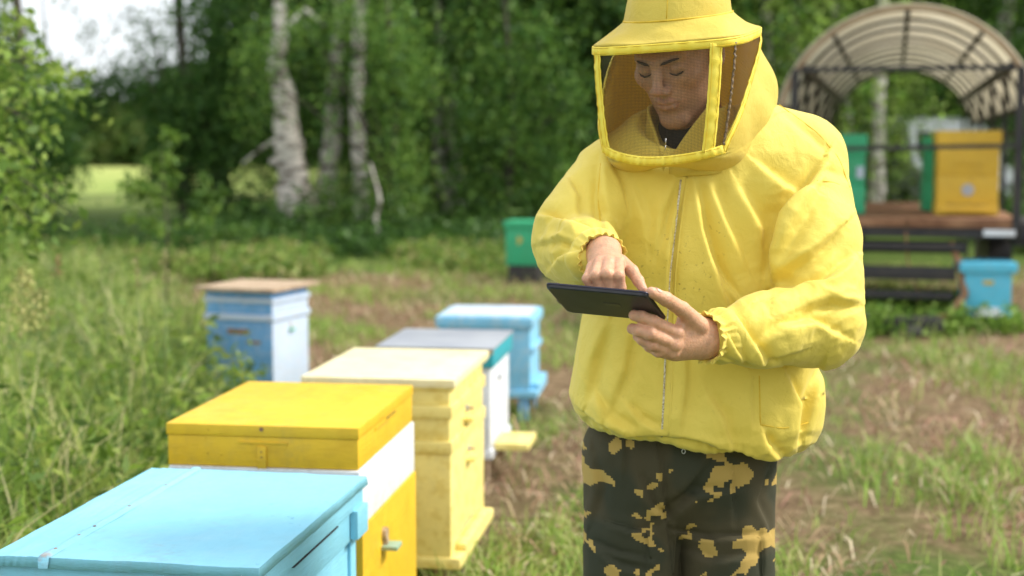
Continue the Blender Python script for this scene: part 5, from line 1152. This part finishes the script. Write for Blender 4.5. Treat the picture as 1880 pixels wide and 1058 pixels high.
prof = [(1.0, -.004), (1.0, .004), (.955, .03), (.905, .06), (.85, .09), (.78, .115), (.74, .134), (.55, .146), (.3, .152), (.0, .154)]
for k, z in prof:
    for j in range(nb):
        al = 2*math.pi*j/nb; rr_ = k*(1+.030*noise.noise(Vector((math.sin(al)*1.8, math.cos(al)*1.8, z*14))) + .010*math.sin(al*8+z*30)*min(1, z*20+.2))
        vv.append(tilt(.105*rr_*math.sin(al)+.0, .115*rr_*math.cos(al)-z*.05, ZT+.043+z))
ff = [(i*nb+j, i*nb+(j+1)%nb, (i+1)*nb+(j+1)%nb, (i+1)*nb+j) for i in range(len(prof)-1) for j in range(nb)]
crown = mk('hat_crown', vv, ff, M_hood, person, smooth=True)
sc_ = [tilt(.1055*k*math.sin(.05), .116*k*math.cos(.05)-z*.05, ZT+.043+z) for k, z in prof[1:7]]
MB().tube(sc_, .0011, 6).build('crown_seam', M_thread, person, smooth=True)
MB().tube([tilt(.1065*math.sin(a), .1165*math.cos(a), ZT+.043) for a in [2*math.pi*j/60 for j in range(61)]], .0016, 6, cap=False).build('crown_seam', M_thread, person, smooth=True)
# hood: from the edge of the net round the back of the head and down to the collar
vv = []; NH, NV = 96, 56
def sstep(x): x = min(1, max(0, x)); return x*x*(3-2*x)
for j in range(NV+1):
    t = j/NV*1.45
    te = min(t, 1.0); k = max(0, t-1)/.45
    e = al_edge(te) if t < 1 else (ALC+R(3))*(1-min(1, (t-1)/.02))
    for i in range(NH+1):
        al = e+(2*math.pi-2*e)*i/NH
        a, b = halves(te); r, f = section(al, a, b, 4.2-1.9*sstep(t*.7))
        rw_ = R(28)+R(62)*te**2; ae = min(al-al_edge(te), 2*math.pi-al_edge(te)-al); side = sstep(ae/rw_)
        bul = 1+.33*math.sin(te*math.pi*.60)**1.1*side
        front = max(0, math.cos(al))
        gone = sstep(.5+.9*math.cos(al+R(0))+.35)
        bul *= 1-.46*sstep(k*1.1)*gone - .20*sstep(k)*(1-gone)
        z = ZT+(ZB-ZT)*te-math.sin(min(1, k*1.3)*math.pi/2)*(.026+.030*(1-front)) - .010*math.sin(math.pi*i/NH)
        fold = (.006*math.sin(al*5+t*4)+.004*math.sin(al*11-t*7))*side*min(1, t*2)
        p = tilt(r*bul, f*bul-.035*max(0, -math.cos(al))*t, z)
        o = Vector((p.x-HC.x, p.y-HC.y, 0)).normalized()
        vv.append(p+o*fold)
ff = [(j*(NH+1)+i, (j+1)*(NH+1)+i, (j+1)*(NH+1)+i+1, j*(NH+1)+i+1) for j in range(NV) for i in range(NH)]
hood = mk('hood', vv, ff, M_hood, person, smooth=True)
md = hood.modifiers.new('t', 'SOLIDIFY'); md.thickness = .0025; md.offset = 0
# inner collar standing round the neck, its two fronts crossing in a V at the throat
vv = []; NC = 64; CC = Vector((.360, 2.872, 0)); CY = R(33)
for j in range(13):
    t = j/12; op_ = R(3)+R(44)*(1-min(1, t*1.35))**1.2
    for i in range(NC+1):
        al = op_+(2*math.pi-2*op_)*i/NC; fr_ = max(0, math.cos(al)); edge_ = min(i, NC-i)/NC
        rr_ = .080+.020*t+.010*(1-t)*math.exp(-edge_*14)+.003*math.sin(al*6+t*3); d_ = Vector((-math.sin(CY-al), -math.cos(CY-al), 0))
        z = 1.535-.012*fr_-t*(.115+.02*fr_)+.004*math.sin(al*4)
        vv.append(CC+d_*rr_*(1+.10*fr_*t)+Vector((0, 0, z)))
ff = [(j*(NC+1)+i, (j+1)*(NC+1)+i, (j+1)*(NC+1)+i+1, j*(NC+1)+i+1) for j in range(12) for i in range(NC)]
col_ = mk('collar', vv, ff, M_hood, person, smooth=True)
md = col_.modifiers.new('t', 'SOLIDIFY'); md.thickness = .005
b = MB(); nk0 = Vector(NECK_T)*.35+Vector(NECK_B)*.65
b.tube([nk0+Vector((0, 0, .012)), nk0, Vector(NECK_B)-Vector((0, 0, .0)), Vector(NECK_B)-Vector((0, .0, .05))], [.063, .068, .077, .082], 32)
b.build('undershirt', M_black, person, smooth=True)
b = MB(); zp = P(1222, 262, 2.735); b.tube([zp+Vector((0, 0, .008)), zp-Vector((0, 0, .004))], .0035, 8, flat=.5); b.tube([zp-Vector((0, 0, .004)), zp-Vector((.001, 0, .016))], .002, 8, flat=.5)
b.build('zipper_pull', M_pull, person, smooth=True)

# ---------------- trousers
def camo():
    m = bpy.data.materials.new('camouflage_cloth'); m.use_nodes = True; nt = m.node_tree; L = nt.links.new; b = nt.nodes['Principled BSDF']
    tc = nt.nodes.new('ShaderNodeTexCoord')
    sn = nt.nodes.new('ShaderNodeVectorMath'); sn.operation = 'SNAP'; sn.inputs[1].default_value = (.0042, 10, .0042)
    L(tc.outputs['Object'], sn.inputs[0])
    def lay(scale, lo, off, st=(1, 1, 1), det=1.5):
        mp = nt.nodes.new('ShaderNodeMapping'); mp.inputs['Location'].default_value = off; mp.inputs['Scale'].default_value = st
        n = nt.nodes.new('ShaderNodeTexNoise'); n.inputs['Scale'].default_value = scale; n.inputs['Detail'].default_value = det; n.inputs['Roughness'].default_value = .6
        c = nt.nodes.new('ShaderNodeMath'); c.operation = 'GREATER_THAN'; c.inputs[1].default_value = lo
        L(sn.outputs[0], mp.inputs[0]); L(mp.outputs[0], n.inputs['Vector']); L(n.outputs['Fac'], c.inputs[0]); return c
    base = nt.nodes.new('ShaderNodeMix'); base.data_type = 'RGBA'; base.inputs[6].default_value = (.066, .056, .030, 1); base.inputs[7].default_value = (.042, .044, .026, 1)
    n2 = nt.nodes.new('ShaderNodeTexNoise'); n2.inputs['Scale'].default_value = 7; L(tc.outputs['Object'], n2.inputs['Vector'])
    r2 = nt.nodes.new('ShaderNodeValToRGB'); r2.color_ramp.elements[0].position = .45; r2.color_ramp.elements[1].position = .55; L(n2.outputs['Fac'], r2.inputs['Fac']); L(r2.outputs['Color'], base.inputs[0])
    a = lay(13.5, .56, (3.1, 0, 1.7), det=2.0)
    m1 = nt.nodes.new('ShaderNodeMix'); m1.data_type = 'RGBA'; m1.inputs[7].default_value = (.44, .30, .085, 1)
    L(a.outputs[0], m1.inputs[0]); L(base.outputs[2], m1.inputs[6]); L(m1.outputs[2], b.inputs['Base Color'])
    b.inputs['Roughness'].default_value = .85; b.inputs['Specular IOR Level'].default_value = .25
    w = nt.nodes.new('ShaderNodeTexNoise'); w.inputs['Scale'].default_value = 500; bp = nt.nodes.new('ShaderNodeBump'); bp.inputs['Distance'].default_value = .0006
    L(tc.outputs['Object'], w.inputs['Vector']); L(w.outputs['Fac'], bp.inputs['Height']); L(bp.outputs[0], b.inputs['Normal']); return m
M_camo = camo()
lsec = np.array([(.0, .11), (.06, .13)])
def trousers(p):
    hp = ellip(p, (.352, 2.95, .80), (.192, .142, .17))
    d = hp
    legs = [((.257, 2.95, .80), (.252, 2.93, .50), (.24, 2.975, .07)), ((.447, 2.95, .80), (.452, 2.93, .50), (.48, 2.975, .07))]
    out = None
    for a, k, c in legs:
        q = p.copy(); 
        e = smin(rcone(q, a, k, .106, .103), rcone(q, k, c, .092, .082), .02); out = e if out is None else smin(out, e, .006)
    d = smin(d, out, .03)
    return smax(d, p[:, 2]-.95, .01)
v, f_, nn = surface(trousers, (.08, 2.74, .02), (.66, 3.16, .98), .0062)
px, py = project(v); h = np.zeros(len(v), dtype=np.float32)
for pts, w, amp, kind in [
   ([(1212, 800), (1216, 880), (1222, 960), (1230, 1050)], 9, .005, 's'), ([(1300, 850), (1260, 900), (1222, 930)], 14, .006, 's'), ([(1340, 900), (1280, 905), (1230, 950)], 12, -.006, 's'),
   ([(1345, 860), (1345, 960)], 10, .004, 's'), ([(1240, 975), (1300, 988), (1400, 985)], 7, .006, 's'), ([(1070, 990), (1130, 1015), (1190, 1028)], 7, .006, 's'),
   ([(1150, 800), (1145, 880)], 10, .003, 's'), ([(1110, 960), (1160, 975), (1190, 972)], 6, .004, 's'), ([(1240, 970), (1236, 1058)], 7, .004, 's'), ([(1190, 975), (1192, 1058)], 7, -.004, 's'), ([(1398, 985), (1400, 1058)], 7, -.004, 's'), ([(1090, 830), (1100, 900), (1085, 960)], 14, .005, 's'), ([(1180, 880), (1200, 930), (1225, 950)], 10, .006, 's'), ([(1410, 860), (1390, 920), (1410, 970)], 13, .005, 's'), ([(1100, 1010), (1140, 1040), (1180, 1050)], 10, .005, 's'), ([(1260, 1010), (1310, 1030), (1380, 1020)], 12, .004, 's')]:
    sdx, ad, t = polydist(px, py, [(float(a), float(b)) for a, b in pts]); env = np.sin(np.clip(t, .05, .95)*math.pi)**.5; q_ = sdx/w*np.sign(amp); h += 1.8*abs(amp)*np.where(q_ > 0, (1-np.exp(-q_/.25))*np.exp(-q_/2), -.7*(-q_/.4)*np.exp(1+np.minimum(q_, 0)/.4))*env
sm = np.array([noise.fractal(Vector((p[0]*12, p[1]*12, p[2]*9)), 1.0, 2.0, 3) for p in v.tolist()], dtype=np.float32)
v = v+nn*(h*np.clip(-nn[:, 1]*1.5, 0, 1)+sm*.004)[:, None]
tr_ = mk('trousers', v, f_, M_camo, person, smooth=True)
tb = BVHTree.FromPolygons([Vector(a) for a in v.tolist()], f_.tolist()); _b = bvh; bvh = tb
for pts in ([(1195, 1026), (1190, 975), (1110, 955)], [(1205, 815), (1212, 880), (1222, 955)], [(1345, 862), (1345, 930)], [(1236, 1058), (1240, 975), (1300, 988), (1398, 984), (1400, 1058)]):
    strip('pocket_seam', pts, .003, M_camo, .0008)
M_ring = mat('steel_ring', (.7, .7, .7), rough=.3, metallic=.8)
b = MB(); c0 = hit(1255, 829, .006); b.tube([c0+Vector((.0035*math.cos(a), 0, .0045*math.sin(a))) for a in [2*math.pi*i/16 for i in range(17)]], .0009, 6, cap=False); b.build('drawcord_ring', M_ring, person, smooth=True)
bvh = _b
# boots
M_boot = mat('boot_rubber', (.03, .028, .022), (.05, .045, .03), scale=15, rough=.7)
for cx in (.235, .485):
    def boot(p, cx=cx):
        d = rcone(p, (cx, 2.98, .22), (cx, 2.98, .06), .052, .048); d = smin(d, rcone(p, (cx, 2.97, .05), (cx-.012, 2.80, .042), .046, .038), .03)
        return smax(d, .004-p[:, 2], .006)
    v, f_, nn = surface(boot, (cx-.08, 2.72, -.01), (cx+.08, 3.06, .3), .008); mk('boot', v, f_, M_boot, person, smooth=True)

# ---------------- tablet (held, so a thing of its own)
M_tab = mat('tablet_shell', (.018, .017, .022), (.028, .026, .033), scale=30, rough=.42, spec=.5)
M_tabe = mat('tablet_edge', (.035, .032, .05), rough=.3, metallic=.4)
A_, B_, D_ = P(1000, 524, 2.492), P(1187, 541, 2.408), P(1050, 575, 2.59)
ux = (B_-A_).normalized(); uy = (D_-A_); uy = (uy-ux*uy.dot(ux)); W_ = (B_-A_).length; uy.normalize(); H_ = .120
uz = ux.cross(uy).normalized()
if uz.y > 0: uz = -uz          # towards the camera: the back of the tablet
tab = empty('tablet', 'thin black tablet computer held level in both hands above the jacket', 'tablet', loc=A_)
def rrect(inset, z, r=.010, n=6):
    x0, x1, y0, y1 = inset, W_-inset, inset, H_-inset; out = []
    for cx, cy, a0 in ((x1-r, y1-r, 0), (x0+r, y1-r, 90), (x0+r, y0+r, 180), (x1-r, y0+r, 270)):
        for i in range(n+1):
            a = R(a0+90*i/n); out.append(ux*(cx+r*math.cos(a))+uy*(cy+r*math.sin(a))+uz*z)
    return out
def plate(name, layers, m, parent=tab):
    v = []; 
    for l in layers: v += l
    n = len(layers[0]); f = [(i*n+k, i*n+(k+1)%n, (i+1)*n+(k+1)%n, (i+1)*n+k) for i in range(len(layers)-1) for k in range(n)]
    f += [tuple(range(n-1, -1, -1)), tuple((len(layers)-1)*n+k for k in range(n))]
    return mk(name, v, f, m, parent, smooth=False)
plate('back_shell', [rrect(.0006, -.0030), rrect(0, -.0015), rrect(.0012, .0018), rrect(.004, .0030)], M_tab)
plate('edge_band', [rrect(-.0004, -.0058), rrect(-.0006, -.0048), rrect(-.0004, -.0031)], M_tabe)
plate('screen', [rrect(.0015, -.0066), rrect(.001, -.0059)], mat('screen_glass', (.01, .012, .016), rough=.08))
b = MB()
def tb_box(x0, x1, y0, y1, z0, z1): 
    c = [(x0,y0,z0),(x1,y0,z0),(x1,y1,z0),(x0,y1,z0),(x0,y0,z1),(x1,y0,z1),(x1,y1,z1),(x0,y1,z1)]
    return ([ux*a+uy*b_+uz*c_ for a, b_, c_ in c], [(0,3,2,1),(4,5,6,7),(0,1,5,4),(1,2,6,5),(2,3,7,6),(3,0,4,7)])
MB().add(*tb_box(.006, .017, .004, .0048, -.004, .0008)).build('side_button', M_tabe, tab); 
MB().add(*tb_box(W_*.50, W_*.66, H_*.42, H_*.52, .0028, .0035)).build('logo_plate', mat('logo_plate', (.05, .04, .035), rough=.4), tab)
MB().add(*tb_box(-.0012, .0006, H_*.55, H_*.68, -.003, .0018)).build('side_button', M_tabe, tab)
for o in bpy.data.objects:
    if '_w' in o: del o['_w']
